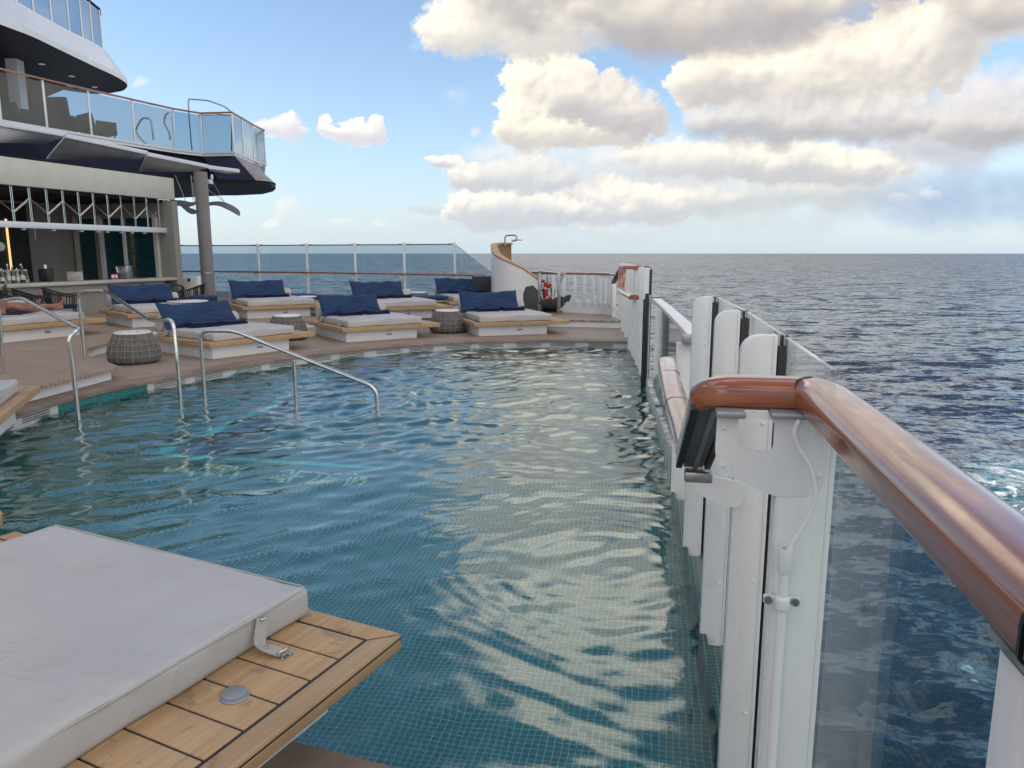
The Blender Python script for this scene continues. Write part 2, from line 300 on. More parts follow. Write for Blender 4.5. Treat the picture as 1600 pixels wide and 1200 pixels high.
def tile_mat(name='pool_mosaic', k=1.):
    m = newmat(name); N, L, node, put, M, V, mix, ramp, noise = mknodes(m.node_tree)
    tc = node('ShaderNodeTexCoord'); P = tc.outputs['Object']
    s = node('ShaderNodeSeparateXYZ'); L.new(P, s.inputs[0]); T = .0285
    ge = node('ShaderNodeNewGeometry'); ns = node('ShaderNodeSeparateXYZ'); L.new(ge.outputs['Normal'], ns.inputs[0])
    up = M('GREATER_THAN', M('ABSOLUTE', ns.outputs[2]), .5)
    def lines(v):
        f = M('FRACT', M('MULTIPLY', v, 1/T)); return M('LESS_THAN', f, .095)
    a, b, c = lines(s.outputs[0]), lines(s.outputs[1]), lines(s.outputs[2])
    g = M('MAXIMUM', a, M('MAXIMUM', M('MULTIPLY', b, up), M('MULTIPLY', c, M('SUBTRACT', 1.0, up))))
    cb = node('ShaderNodeCombineXYZ')
    for i in range(3): L.new(M('FLOOR', M('MULTIPLY', s.outputs[i], 1/T)), cb.inputs[i])
    wn = node('ShaderNodeTexWhiteNoise', noise_dimensions='3D'); L.new(cb.outputs[0], wn.inputs['Vector'])
    base = mix(wn.outputs['Value'], (.004*k, .108*k, .120*k, 1), (.009*k, .168*k, .172*k, 1))
    base = mix(M('MULTIPLY', ramp(noise(P, .9, 3), .35, .7), .4), base, (.003*k, .078*k, .102*k, 1))
    base = mix(g, base, (.36*k, .60*k, .60*k, 1))
    p = node('ShaderNodeBsdfPrincipled'); put(p.inputs['Base Color'], base); p.inputs['Roughness'].default_value = .35
    o = node('ShaderNodeOutputMaterial'); L.new(p.outputs[0], o.inputs[0]); return m
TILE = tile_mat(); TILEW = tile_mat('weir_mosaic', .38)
def schlick(N, L, node, M, f0, normal=None, back=None):
    lw = node('ShaderNodeLayerWeight'); lw.inputs[0].default_value = .5
    if normal is not None: L.new(normal, lw.inputs['Normal'])
    return M('ADD', f0, M('MULTIPLY', M('POWER', lw.outputs['Facing'], 5.0), 1-f0), clamp=True)
def glass_mat(name, tint=(.93, .96, .96), f0=.04, k=1.):
    m = newmat(name); N, L, node, put, M, V, mix, ramp, noise = mknodes(m.node_tree)
    t = node('ShaderNodeBsdfTransparent'); t.inputs[0].default_value = (*tint, 1)
    gl = node('ShaderNodeBsdfGlossy'); gl.inputs['Roughness'].default_value = .0; gl.inputs[0].default_value = (1, 1, 1, 1)
    sm = node('ShaderNodeMixShader'); L.new(M('MULTIPLY', schlick(N, L, node, M, f0), k), sm.inputs[0]); L.new(t.outputs[0], sm.inputs[1]); L.new(gl.outputs[0], sm.inputs[2])
    o = node('ShaderNodeOutputMaterial'); L.new(sm.outputs[0], o.inputs[0]); return m
GLASS = glass_mat('clear_glass', f0=.025); GLASSN = glass_mat('coated_glass', (.80, .88, .90), .02, .55); GLASST = glass_mat('tinted_glass', (.74, .81, .84), .04); GLASSD = glass_mat('grey_blue_glass', (.60, .67, .72), .03)
GEDGE = pmat('glass_edge', (.45, .58, .56), .2)
def water_mat():
    m = newmat('pool_water'); N, L, node, put, M, V, mix, ramp, noise = mknodes(m.node_tree)
    tc = node('ShaderNodeTexCoord'); P = tc.outputs['Object']
    b = node('ShaderNodeBump'); b.inputs['Strength'].default_value = 1.0; b.inputs['Distance'].default_value = .0016
    far = ramp(V('DOT_PRODUCT', P, (-.25, 1, 0), 1), 3.2, 7.5, .35, 1.)
    h = M('ADD', noise(V('MULTIPLY', P, (1, 1.5, 1)), 7, 3, .5, .3), M('MULTIPLY', noise(P, 19, 2, .5), .28))
    L.new(M('ADD', M('MULTIPLY', h, far), M('MULTIPLY', M('MULTIPLY', noise(V('MULTIPLY', P, (1, 1.7, 1)), 26, 4, .62, .4), ramp(noise(P, 1.3, 3), .36, .62, .25, 1.2)), .34)), b.inputs['Height'])
    rf = node('ShaderNodeBsdfRefraction'); rf.inputs['IOR'].default_value = 1.33; rf.inputs['Roughness'].default_value = 0; rf.inputs[0].default_value = (.74, 1, .97, 1)
    L.new(b.outputs[0], rf.inputs['Normal'])
    gl = node('ShaderNodeBsdfGlossy'); gl.inputs['Roughness'].default_value = .0; gl.inputs[0].default_value = (1, 1, 1, 1); L.new(b.outputs[0], gl.inputs['Normal'])
    fr = node('ShaderNodeFresnel'); fr.inputs['IOR'].default_value = 1.33; L.new(b.outputs[0], fr.inputs['Normal'])
    sm = node('ShaderNodeMixShader'); L.new(M('POWER', fr.outputs[0], .74), sm.inputs[0]); L.new(rf.outputs[0], sm.inputs[1]); L.new(gl.outputs[0], sm.inputs[2])
    o = node('ShaderNodeOutputMaterial'); L.new(sm.outputs[0], o.inputs[0]); return m
WATER = water_mat()
def sea_mat():
    m = newmat('sea_water'); N, L, node, put, M, V, mix, ramp, noise = mknodes(m.node_tree)
    tc = node('ShaderNodeTexCoord'); P = tc.outputs['Object']
    dist = V('LENGTH', P, None, 1)
    rot = node('ShaderNodeVectorRotate'); rot.rotation_type = 'Z_AXIS'; L.new(P, rot.inputs['Vector']); rot.inputs['Angle'].default_value = rad(-12)
    Q = V('MULTIPLY', rot.outputs[0], (.5, 1, 1))
    ge = node('ShaderNodeNewGeometry'); nrm = ge.outputs['Normal']
    for sc_, amp, dt in ((1.8, .55, 3), (.60, .95, 4), (.17, 1.25, 3), (.065, 1.1, 3), (.020, .22, 2)):
        n_ = V('SUBTRACT', noise(Q, sc_, dt, .6, .3, 1), (.5, .5, .5)); nv = V('SCALE', V('MULTIPLY', n_, (amp, amp*1.5, 0)), None); nv.node.inputs['Scale'].default_value = 1.
        if sc_ < .5: L.new(ramp(dist, 40, 230, .22, 1.), nv.node.inputs['Scale'])
        nrm = V('ADD', nrm, nv)
    nrm = V('NORMALIZE', nrm)
    # wake: churned water astern of the bow wave on the starboard side
    s = node('ShaderNodeSeparateXYZ'); L.new(P, s.inputs[0])
    across = M('SUBTRACT', s.outputs[0], M('ADD', 30.0, M('MULTIPLY', M('SUBTRACT', s.outputs[1], 60.0), .35)))
    band = M('MULTIPLY', M('MULTIPLY', ramp(M('ABSOLUTE', across), 1.5, 7, 1, 0), ramp(s.outputs[1], 112, 99, 0, 1)), ramp(s.outputs[1], 62, 80, .12, 1))
    inner = M('MULTIPLY', ramp(across, 6, -6), ramp(s.outputs[1], 95, 60, 0, .55))
    fn = noise(P, .33, 9, .72, 1.0); fn2 = noise(Q, .12, 7, .7, 1.6)
    foam = M('MULTIPLY', band, ramp(fn, .50, .60))
    foam2 = M('MULTIPLY', M('MULTIPLY', inner, ramp(fn2, .57, .66)), .15)
    fo = M('MAXIMUM', foam, foam2, clamp=True)
    turq = M('MULTIPLY', M('MAXIMUM', band, M('MULTIPLY', inner, .12)), .45)
    deep = mix(ramp(noise(P, .01, 3), .3, .7), (.018, .025, .048, 1), (.023, .032, .058, 1))
    base = mix(turq, deep, (.03, .22, .26, 1)); base = mix(fo, base, (.8, .84, .84, 1))
    # wave-averaged reflectance: at grazing angles a choppy sea never mirrors the horizon fully
    di = node('ShaderNodeBsdfDiffuse'); put(di.inputs[0], base); gl = node('ShaderNodeBsdfGlossy'); gl.inputs[0].default_value = (1, 1, 1, 1); L.new(nrm, gl.inputs['Normal']); L.new(nrm, di.inputs['Normal'])
    put(gl.inputs['Roughness'], ramp(dist, 60, 3000, .08, .2))
    f = M('MINIMUM', schlick(N, L, node, M, .02, nrm), .66)
    f = M('MULTIPLY', f, M('SUBTRACT', 1.0, M('MULTIPLY', fo, .9)))
    sm = node('ShaderNodeMixShader'); L.new(f, sm.inputs[0]); L.new(di.outputs[0], sm.inputs[1]); L.new(gl.outputs[0], sm.inputs[2])
    o = node('ShaderNodeOutputMaterial'); L.new(sm.outputs[0], o.inputs[0]); return m
SEA = sea_mat()
def emis(name, col, st):
    m = newmat(name); N, L, node, *_ = mknodes(m.node_tree)
    e = node('ShaderNodeEmission'); e.inputs[0].default_value = (*col, 1); e.inputs[1].default_value = st
    o = node('ShaderNodeOutputMaterial'); L.new(e.outputs[0], o.inputs[0]); return m
LEDW = emis('warm_light_strip', (1, .62, .25), 1.1)
def bottle_mat(name, c): return pmat(name, c, .08, var=.1, spec=.8)
BOTT = [bottle_mat('green_bottle', (.01, .03, .012)), bottle_mat('amber_bottle', (.10, .035, .008)), bottle_mat('clear_bottle', (.22, .25, .26)), bottle_mat('black_bottle', (.01, .01, .012))]
# ------------------------------------------------------------------ mesh helpers
A3 = lambda *p: np.array(p, float)
class MB:
    def __init__(s): s.v = []; s.f = []; s.m = []; s.cur = 0
    def add(s, vs, fs, mi=None):
        b = len(s.v); s.v += [tuple(map(float, q)) for q in vs]; s.f += [tuple(b+i for i in f) for f in fs]; s.m += [s.cur if mi is None else mi]*len(fs); return s
    def box(s, c, d, rz=0., mi=None):
        x, y, z = d[0]/2, d[1]/2, d[2]/2; cs, sn = math.cos(rz), math.sin(rz)
        vs = [(c[0]+a*x*cs-b*y*sn, c[1]+a*x*sn+b*y*cs, c[2]+e*z) for e in (-1, 1) for a, b in ((-1, -1), (1, -1), (1, 1), (-1, 1))]
        return s.add(vs, [(3, 2, 1, 0), (4, 5, 6, 7), (0, 1, 5, 4), (1, 2, 6, 5), (2, 3, 7, 6), (3, 0, 4, 7)], mi)
    def hull8(s, lo, hi, mi=None):     # two quads (same winding), lower ring and upper ring
        return s.add(list(lo)+list(hi), [(3, 2, 1, 0), (4, 5, 6, 7), (0, 1, 5, 4), (1, 2, 6, 5), (2, 3, 7, 6), (3, 0, 4, 7)], mi)
    def beam(s, a, b, w, h, up=(0, 0, 1), mi=None):
        a, b = A3(*a), A3(*b); d = b-a; d /= np.linalg.norm(d); u = A3(*up); r = np.cross(d, u)
        if np.linalg.norm(r) < 1e-4: r = np.cross(d, A3(1, 0, 0))
        r /= np.linalg.norm(r); u = np.cross(r, d)
        q = lambda p: [p-r*w/2-u*h/2, p+r*w/2-u*h/2, p+r*w/2+u*h/2, p-r*w/2+u*h/2]
        return s.hull8(q(a), q(b), mi)
    def prism(s, poly, z0, z1, mi=None):
        n = len(poly); P = [(p[0], p[1]) for p in poly]
        ar = sum(P[i][0]*P[(i+1) % n][1]-P[(i+1) % n][0]*P[i][1] for i in range(n))
        if ar < 0: P = P[::-1]
        tr = tessellate_polygon([[Vector((x, y, 0)) for x, y in P]])
        vs = [(x, y, z0) for x, y in P]+[(x, y, z1) for x, y in P]; fs = []
        for t in tr:
            a, b, c = [Vector((*P[i], 0)) for i in t]
            if (b-a).cross(c-a).z < 0: t = t[::-1]
            fs.append(tuple(i+n for i in t)); fs.append(tuple(reversed(t)))
        fs += [(i, (i+1) % n, n+(i+1) % n, n+i) for i in range(n)]
        return s.add(vs, fs, mi)
    def sweep(s, path, prof, closed=False, up=(0, 0, 1), caps=True, mi=None, scale=None):
        P = [A3(*p) for p in path]; n = len(P); k = len(prof); vs = []
        for i, p in enumerate(P):
            if i == 0: t = P[1]-P[0]; sc = 1
            elif i == n-1: t = P[-1]-P[-2]; sc = 1
            else:
                a, b = P[i]-P[i-1], P[i+1]-P[i]; a /= np.linalg.norm(a); b /= np.linalg.norm(b); t = a+b; sc = 1/max(.35, math.sqrt(max(.01, (1+a@b)/2)))
            t = t/np.linalg.norm(t); r = np.cross(t, A3(*up)); r /= max(1e-6, np.linalg.norm(r)); u = np.cross(r, t)
            k2 = 1 if scale is None else scale[i]
            vs += [p+r*x*sc*k2+u*y*k2 for x, y in prof]
        fs = [(i*k+j, i*k+(j+1) % k, (i+1)*k+(j+1) % k, (i+1)*k+j) for i in range(n-1) for j in range(k)]
        if caps: fs += [tuple(range(k))[::-1], tuple((n-1)*k+j for j in range(k))]
        return s.add(vs, fs, mi)
    def tube(s, path, r, n=10, mi=None, radii=None):
        P = [A3(*p) for p in path]; N_ = len(P); vs = []
        t0 = P[1]-P[0]; t0 /= np.linalg.norm(t0); ref = A3(0, 0, 1) if abs(t0[2]) < .9 else A3(1, 0, 0)
        u = np.cross(t0, ref); u /= np.linalg.norm(u)
        for i, p in enumerate(P):
            t = P[min(i+1, N_-1)]-P[max(i-1, 0)]; t /= np.linalg.norm(t)
            u = u-t*(u@t); u /= np.linalg.norm(u); w = np.cross(t, u); rr = r if radii is None else radii[i]
            vs += [p+(u*math.cos(2*math.pi*j/n)+w*math.sin(2*math.pi*j/n))*rr for j in range(n)]
        fs = [(i*n+j, i*n+(j+1) % n, (i+1)*n+(j+1) % n, (i+1)*n+j) for i in range(N_-1) for j in range(n)]
        fs += [tuple(range(n))[::-1], tuple((N_-1)*n+j for j in range(n))]
        return s.add(vs, fs, mi)
    def lathe(s, prof, c, n=24, mi=None, fn=None):
        vs = []
        for i, (r, z) in enumerate(prof):
            for j in range(n):
                a = 2*math.pi*j/n; rr = r*(fn(i, a, z) if fn else 1); vs.append((c[0]+rr*math.cos(a), c[1]+rr*math.sin(a), c[2]+z))
        k = len(prof); fs = [(i*n+j, i*n+(j+1) % n, (i+1)*n+(j+1) % n, (i+1)*n+j) for i in range(k-1) for j in range(n)]
        fs += [tuple(range(n))[::-1], tuple((k-1)*n+j for j in range(n))]
        return s.add(vs, fs, mi)
    def build(s, name, mats, parent=None, bevel=0., seg=2, smooth=40., local=False):
        me = bpy.data.meshes.new(name); root = None
        if parent is not None:
            root = parent
            while root.parent: root = root.parent
        V_ = np.array(s.v, float)
        loc = np.zeros(3)
        if parent is None:
            lo, hi = V_.min(0), V_.max(0); loc = A3((lo[0]+hi[0])/2, (lo[1]+hi[1])/2, lo[2])
        elif not local: loc = np.array(root.location)
        V_ = V_-loc if not (local and parent is None) else V_
        if local and parent is None: loc = np.zeros(3)
        me.from_pydata([tuple(q) for q in V_], [], s.f)
        ml = mats if isinstance(mats, (list, tuple)) else [mats]
        for m in ml: me.materials.append(m)
        if len(ml) > 1: me.polygons.foreach_set('material_index', s.m)
        if bevel:
            bm = bmesh.new(); bm.from_mesh(me)
            ed = [e for e in bm.edges if len(e.link_faces) == 2 and e.calc_face_angle(0) > rad(25)]
            bmesh.ops.bevel(bm, geom=ed, offset=bevel, segments=seg, affect='EDGES', profile=.5, clamp_overlap=True)
            bm.to_mesh(me); bm.free()
        if smooth:
            me.polygons.foreach_set('use_smooth', [True]*len(me.polygons)); me.set_sharp_from_angle(angle=rad(smooth))
        o = bpy.data.objects.new(name, me); COL.objects.link(o)
        if parent is None: o.location = loc
        else: o.parent = parent
        return o
def tag(o, label=None, cat=None, group=None, kind=None):
    if label: o['label'] = label
    if cat: o['category'] = cat
    if group: o['group'] = group
    if kind: o['kind'] = kind
    return o
def thing(name, label, cat, loc=(0, 0, 0), rz=0., group=None):
    o = bpy.data.objects.new(name, None); COL.objects.link(o); o.location = tuple(map(float, loc)); o.rotation_euler = (0, 0, rz)
    o.empty_display_size = .2
    return tag(o, label, cat, group)
def copy_thing(src, loc, rz, label):
    r = src.copy(); COL.objects.link(r); r.location = tuple(map(float, loc)); r.rotation_euler = (0, 0, rz); r['label'] = label
    for ch in list(src.children):
        c = ch.copy(); COL.objects.link(c); c.parent = r
        for g in ch.children:
            d = g.copy(); COL.objects.link(d); d.parent = c
    return r
def catmull(P, k=6, closed=False):
    P = [A3(*p) for p in P]; n = len(P); out = []
    for i in range(n-1):
        a, b, c, d = P[max(i-1, 0)], P[i], P[i+1], P[min(i+2, n-1)]
        for j in range(k):
            t = j/k; out.append(.5*((2*b)+(c-a)*t+(2*a-5*b+4*c-d)*t*t+(3*b-a-3*c+d)*t**3))
    out.append(P[-1]); return out
def fillet(P, r, k=5):
    P = [A3(*p) for p in P]; out = [P[0]]
    for i in range(1, len(P)-1):
        a, b, c = P[i-1], P[i], P[i+1]; d1, d2 = a-b, c-b; l1, l2 = np.linalg.norm(d1), np.linalg.norm(d2); rr = min(r, l1*.45, l2*.45)
        p, q = b+d1/l1*rr, b+d2/l2*rr
        for j in range(k+1): t = j/k; out.append((1-t)**2*p+2*t*(1-t)*b+t*t*q)
    out.append(P[-1]); return out
def grid_faces(nu, nv, off=0): return [(off+i*nv+j, off+i*nv+j+1, off+(i+1)*nv+j+1, off+(i+1)*nv+j) for i in range(nu-1) for j in range(nv-1)]
# ------------------------------------------------------------------ sea
def build_sea():
    rs = [14.]; 
    while rs[-1] < 900: rs.append(rs[-1]*1.017)
    while rs[-1] < 45000: rs.append(rs[-1]*1.12)
    rs = np.array(rs); na = 520
    a = np.linspace(0, 2*math.pi, na, endpoint=False)
    RR, AA = np.meshgrid(rs, a, indexing='ij'); X = RR*np.cos(AA); Y = RR*np.sin(AA); Z = np.zeros_like(X)
    r2 = np.random.default_rng(3)
    for i in range(26):
        lam = r2.uniform(2.2, 9); th = r2.normal(1.25, .55); k = 2*math.pi/lam; amp = .009*lam*r2.uniform(.5, 1.2)
        ph = r2.uniform(0, 6.28); fade = np.clip(lam/(RR*.017*3.2)-.35, 0, 1)
        Z += amp*fade*np.sin(k*(X*math.cos(th)+Y*math.sin(th))+ph)
    n = len(rs); me = bpy.data.meshes.new('sea')
    v = np.stack([X, Y, Z], -1).reshape(-1, 3)
    fs = [(i*na+j, (i+1)*na+j, (i+1)*na+(j+1) % na, i*na+(j+1) % na) for i in range(n-1) for j in range(na)]
    fs.append(tuple(range(na)))
    me.from_pydata(v.tolist(), [], fs); me.materials.append(SEA); me.polygons.foreach_set('use_smooth', [True]*len(me.polygons))
    o = bpy.data.objects.new('sea', me); COL.objects.link(o); o.location = (0, 0, -25); tag(o, 'dark blue rippled open sea reaching the horizon', 'sea', kind='structure')
build_sea()
# ------------------------------------------------------------------ pool, decks
def xw(y): return .341-.0199*y-.00316*y*y if y > 0 else .341-.0199*y*.3
arc_px = [(980, 545), (905, 540), (800, 541), (700, 545), (600, 552), (500, 563), (420, 575), (350, 590), (285, 601), (230, 610), (165, 624), (100, 640), (50, 657), (0, 675)]
arc = [PZ(x, y, 0)[:2] for x, y in arc_px]
arc[0] = A3(xw(13.45), 13.5)
arc += [A3(-5.75, 4.9), A3(-5.0, 3.9), A3(-3.9, 2.95), A3(-2.6, 2.25), A3(-1.5, 1.98), A3(-.8, 1.93), A3(-.1, 1.9), A3(xw(1.75), 1.75)]
# smooth out measuring noise, keep the ends
for _ in range(2):
    arc = [arc[0]]+[.25*arc[i-1]+.5*arc[i]+.25*arc[i+1] for i in range(1, len(arc)-1)]+[arc[-1]]
ARC = [p[:2] for p in catmull([(*p, 0) for p in arc], 6)]
DZ, UZ = .12, .28
def offs(path, d):     # offset to the left-hand side normal pointing away from the pool
    out = []; n = len(path)
    for i in range(n):
        t = path[min(i+1, n-1)]-path[max(i-1, 0)]; t = t/np.linalg.norm(t); out.append(path[i]+A3(t[1], -t[0])*d)
    return out
C_IN = A3(-2.9, 7.8)
sgn = 1 if (offs(ARC, 1)[60]-C_IN)@(offs(ARC, 1)[60]-C_IN) > (ARC[60]-C_IN)@(ARC[60]-C_IN) else -1
AO = lambda d: offs(ARC, sgn*d)
def deck():
    outer = [A3(-.62, 16.9), A3(-.97, 17.6), A3(-2.6, 18.4), A3(-4.5, 21.5), A3(-8, 24), A3(-22, 27), A3(-24, -4), A3(.5, -4), A3(.36, 1.7)]
    poly = outer+list(AO(.30))[::-1]
    mb = MB().prism([tuple(p) for p in poly], DZ-.5, DZ); tag(mb.build('pool_deck', DECK, smooth=0), 'weathered brown plank deck round the pool', 'deck', kind='structure')
    # coping ring with overhanging lip
    a0, a1 = AO(-.03), AO(.30); mb = MB(); n = len(a0); vs = []
    for i in range(n): vs += [(*a0[i], DZ-.03), (*a0[i], DZ+.005), (*a1[i], DZ+.005), (*a1[i], DZ-.03)]
    fs = [(i*4+j, i*4+(j+1) % 4, (i+1)*4+(j+1) % 4, (i+1)*4+j) for i in range(n-1) for j in range(4)]
    fs = [f[::-1] if sgn > 0 else f for f in fs]
    mb.add(vs, fs); mb.build('pool_coping', COPING, bevel=0).__setitem__('kind', 'structure')
    # pool wall with its overflow gutter panels
    w = ARC; mb = MB(); tl = MB(); vs = []
    dist = np.cumsum([0]+[np.linalg.norm(w[i+1]-w[i]) for i in range(n-1)])
    tv = [(*w[i], -1.25) for i in range(n)]+[(*w[i], -.03) for i in range(n)]
    tl.add(tv, [(i, i+1, n+i+1, n+i) for i in range(n-1)])
    basin = tl
    wi = AO(-.006)
    px = lambda p: 800+FPX*((A3(*p, 0)-C0)@RT)/((A3(*p, 0)-C0)@cf)
    teal = MB()
    for i in range(n-1):
        xm = px((w[i]+w[i+1])/2)
        tgt = teal if (92 < xm < 229 and w[i][1] > 5.5) else mb
        tgt.add([(*wi[i], -.05), (*wi[i+1], -.05), (*wi[i+1], DZ-.03), (*wi[i], DZ-.03)], [(0, 1, 2, 3)])
    # floors: shallow shelf near, deep basin beyond
    edge_y = 5.78
    poly = [tuple(p) for p in ARC]
    shelf = MB(); zs = -.36
    inner = [p for p in ARC]
    bb = [(-7, .5), (.30, .5), (.33, 3), (xw(edge_y)+.01, edge_y), (-4.45, edge_y), (-4.45, 12), (-7, 12)]
    shelf.prism(bb, -1.3, zs)
    deep = MB().prism([(-7.5, 5), (xw(5), 5), (xw(9), 9), (xw(13.6), 13.6), (-7.5, 15)], -1.5, -1.15)
    b = basin.build('pool_basin', TILE, smooth=0); tag(b, 'teal mosaic tiled pool basin', 'pool', kind='structure')
    shelf.build('pool_shelf', TILE, b, smooth=0); deep.build('pool_floor', TILE, b, smooth=0)
    ns = MB(); ns.box((-3.35, edge_y+.012, zs-.05), (2.2, .09, .12)); ns.box((-4.44, (edge_y+8.2)/2, zs-.05), (.09, 8.2-edge_y, .12)); ns.build('step_nosing', NOSE, b, smooth=0)
    teal.build('teal_panel', TEAL, b, smooth=0); gp = mb.build('gutter_panel', GUTW, b, smooth=0)
    # slotted grilles
    d = .25; k = 0
    def at(s):
        i = min(max(np.searchsorted(dist, s)-1, 0), n-2); t = (s-dist[i])/(dist[i+1]-dist[i]); return wi[i]*(1-t)+wi[i+1]*t
    while d < dist[-1]-.7:
        p, q = at(d), at(d+.46); xm = px((p+q)/2)
        if not (85 < xm < 235 and p[1] > 5.4):
            g = MB(); nn = A3(-(q-p)[1], (q-p)[0])*sgn; nn = nn/np.linalg.norm(nn); ins = C_IN-p; nn = nn if nn@ins > 0 else -nn
            for z in (.022, .046, .070):
                g.hull8([(*(p+nn*.001), z-.005), (*(q+nn*.001), z-.005), (*(q+nn*.004), z-.005), (*(p+nn*.004), z-.005)], [(*(p+nn*.001), z+.004), (*(q+nn*.001), z+.004), (*(q+nn*.004), z+.004), (*(p+nn*.004), z+.004)])
            g.build('vent_grille', GRILL, b, smooth=0)
        k += 1; d += .70 if k % 2 else .62
    # depth marking in cream mosaic on the shelf
    font = {'0': '01110 10001 10001 10001 10001 10001 01110', '.': '00000 00000 00000 00000 00000 01100 01100', '7': '11111 00001 00010 00100 00100 01000 01000', '5': '11111 10000 11110 00001 00001 10001 01110',
            'M': '10001 11011 10101 10101 10001 10001 10001', '2': '01110 10001 00001 00110 01000 10000 11111', 'F': '11111 10000 10000 11110 10000 10000 10000', 'T': '11111 00100 00100 00100 00100 00100 00100',
            '6': '01110 10000 10000 11110 10001 10001 01110', 'i': '00100 00000 00100 00100 00100 00100 00100', 'n': '00000 00000 10110 11001 10001 10001 10001', ' ': '00000 '*7}
    tm = MB(); cx, cw, ch = -4.02, .0285, .0285
    for c in '0.75M  2FT6in':
        rows = font[c].split()
        for r, row in enumerate(rows):
            for q, bit in enumerate(row):
                if bit == '1': tm.box((cx+q*cw*.85, 5.34+(6-r)*ch*1.35, zs+.003), (cw*.92, ch*1.25, .006))
        cx += cw*(3.2 if c in '.i' else 5.6)*.85 + .012
    tm.build('depth_marking', CREAMT, b, smooth=0)
    # wall jet light
    jp = PZ(161, 619, .03); j = thing('pool_wall_jet', 'round steel jet fitting on the teal pool wall', 'pool jet', jp)
    inw = A3(*(C_IN-jp[:2]), 0); inw /= np.linalg.norm(inw)
    rr = [A3(0, 0, 1), np.cross(inw, A3(0, 0, 1))]
    ring = MB().tube([jp+inw*.03+(rr[0]*math.sin(t)+rr[1]*math.cos(t))*.05 for t in np.linspace(0, 2*math.pi, 21)], .012, 8); ring.build('rim', STEEL, j)
    MB().tube([jp-inw*.08, jp+inw*.025], .045, 16).build('nozzle', BLACK, j)
deck()
def upper_decks():
    # raised after deck (far side) and the boarding platform at the left
    line = [A3(-.75, 15.95), A3(-2.6, 15.98), A3(-4.2, 16.0), A3(-5.6, 15.9), A3(-7.2, 14.9), A3(-8.7, 13.4), A3(-9.3, 12.6)]
    poly = line+[A3(-10.4, 12.9), A3(-23, 18), A3(-21.9, 26.8), A3(-8, 23.8), A3(-4.5, 21.3), A3(-2.6, 18.2), A3(-1.0, 17.5)]
    o = MB().prism(poly, DZ+.004, UZ-.03).build('step_riser', WHITE, smooth=0); o['kind'] = 'structure'
    big = [p+A3(.02, -.03) for p in line]+poly[len(line):]
    o = MB().prism(big, UZ-.03, UZ).build('upper_deck', DECK, smooth=0); o['kind'] = 'structure'
    pc, pl = PZ(188, 573, UZ)[:2], PZ(30, 612, UZ)[:2]
    d = (pl-pc)/np.linalg.norm(pl-pc); nrm = A3(-d[1], d[0]); nrm = nrm if nrm[0] < 0 else -nrm
    q = [pc, pc+d*3.2, pc+d*3.2+nrm*9, A3(-17.5, 15.45), A3(-10.45, 12.82), A3(-9.32, 12.52), pc+A3(-1.75, 1.5), pc+A3(-1.3, .95)]
    ins = [pc+d*.05+nrm*.10, pc+d*3.2+nrm*.10]+q[2:6]+[pc+A3(-1.8, 1.45), pc+A3(-1.33, .85)]
    o = MB().prism(ins, DZ+.004, UZ-.035).build('platform_riser', WHITE, smooth=0); o['kind'] = 'structure'
    o = MB().prism(q, UZ-.035, UZ+.002).build('platform_deck', DECK, smooth=0); o['kind'] = 'structure'
    # hull side below the decks
    hp = [A3(.52, -6), A3(.5, 1.7)]+[A3(xw(y)+.13, y) for y in np.linspace(2.2, 16.5, 16)]+[A3(-.85, 17.5), A3(-2.5, 18.5), A3(-4.4, 21.6), A3(-8, 24.2), A3(-22, 27.2), A3(-24, -6)]
    o = MB().prism(hp, -25.5, -1.6).build('ship_hull', HULL, smooth=0); tag(o, 'white ship hull below the pool deck', 'hull', kind='structure')
upper_decks()
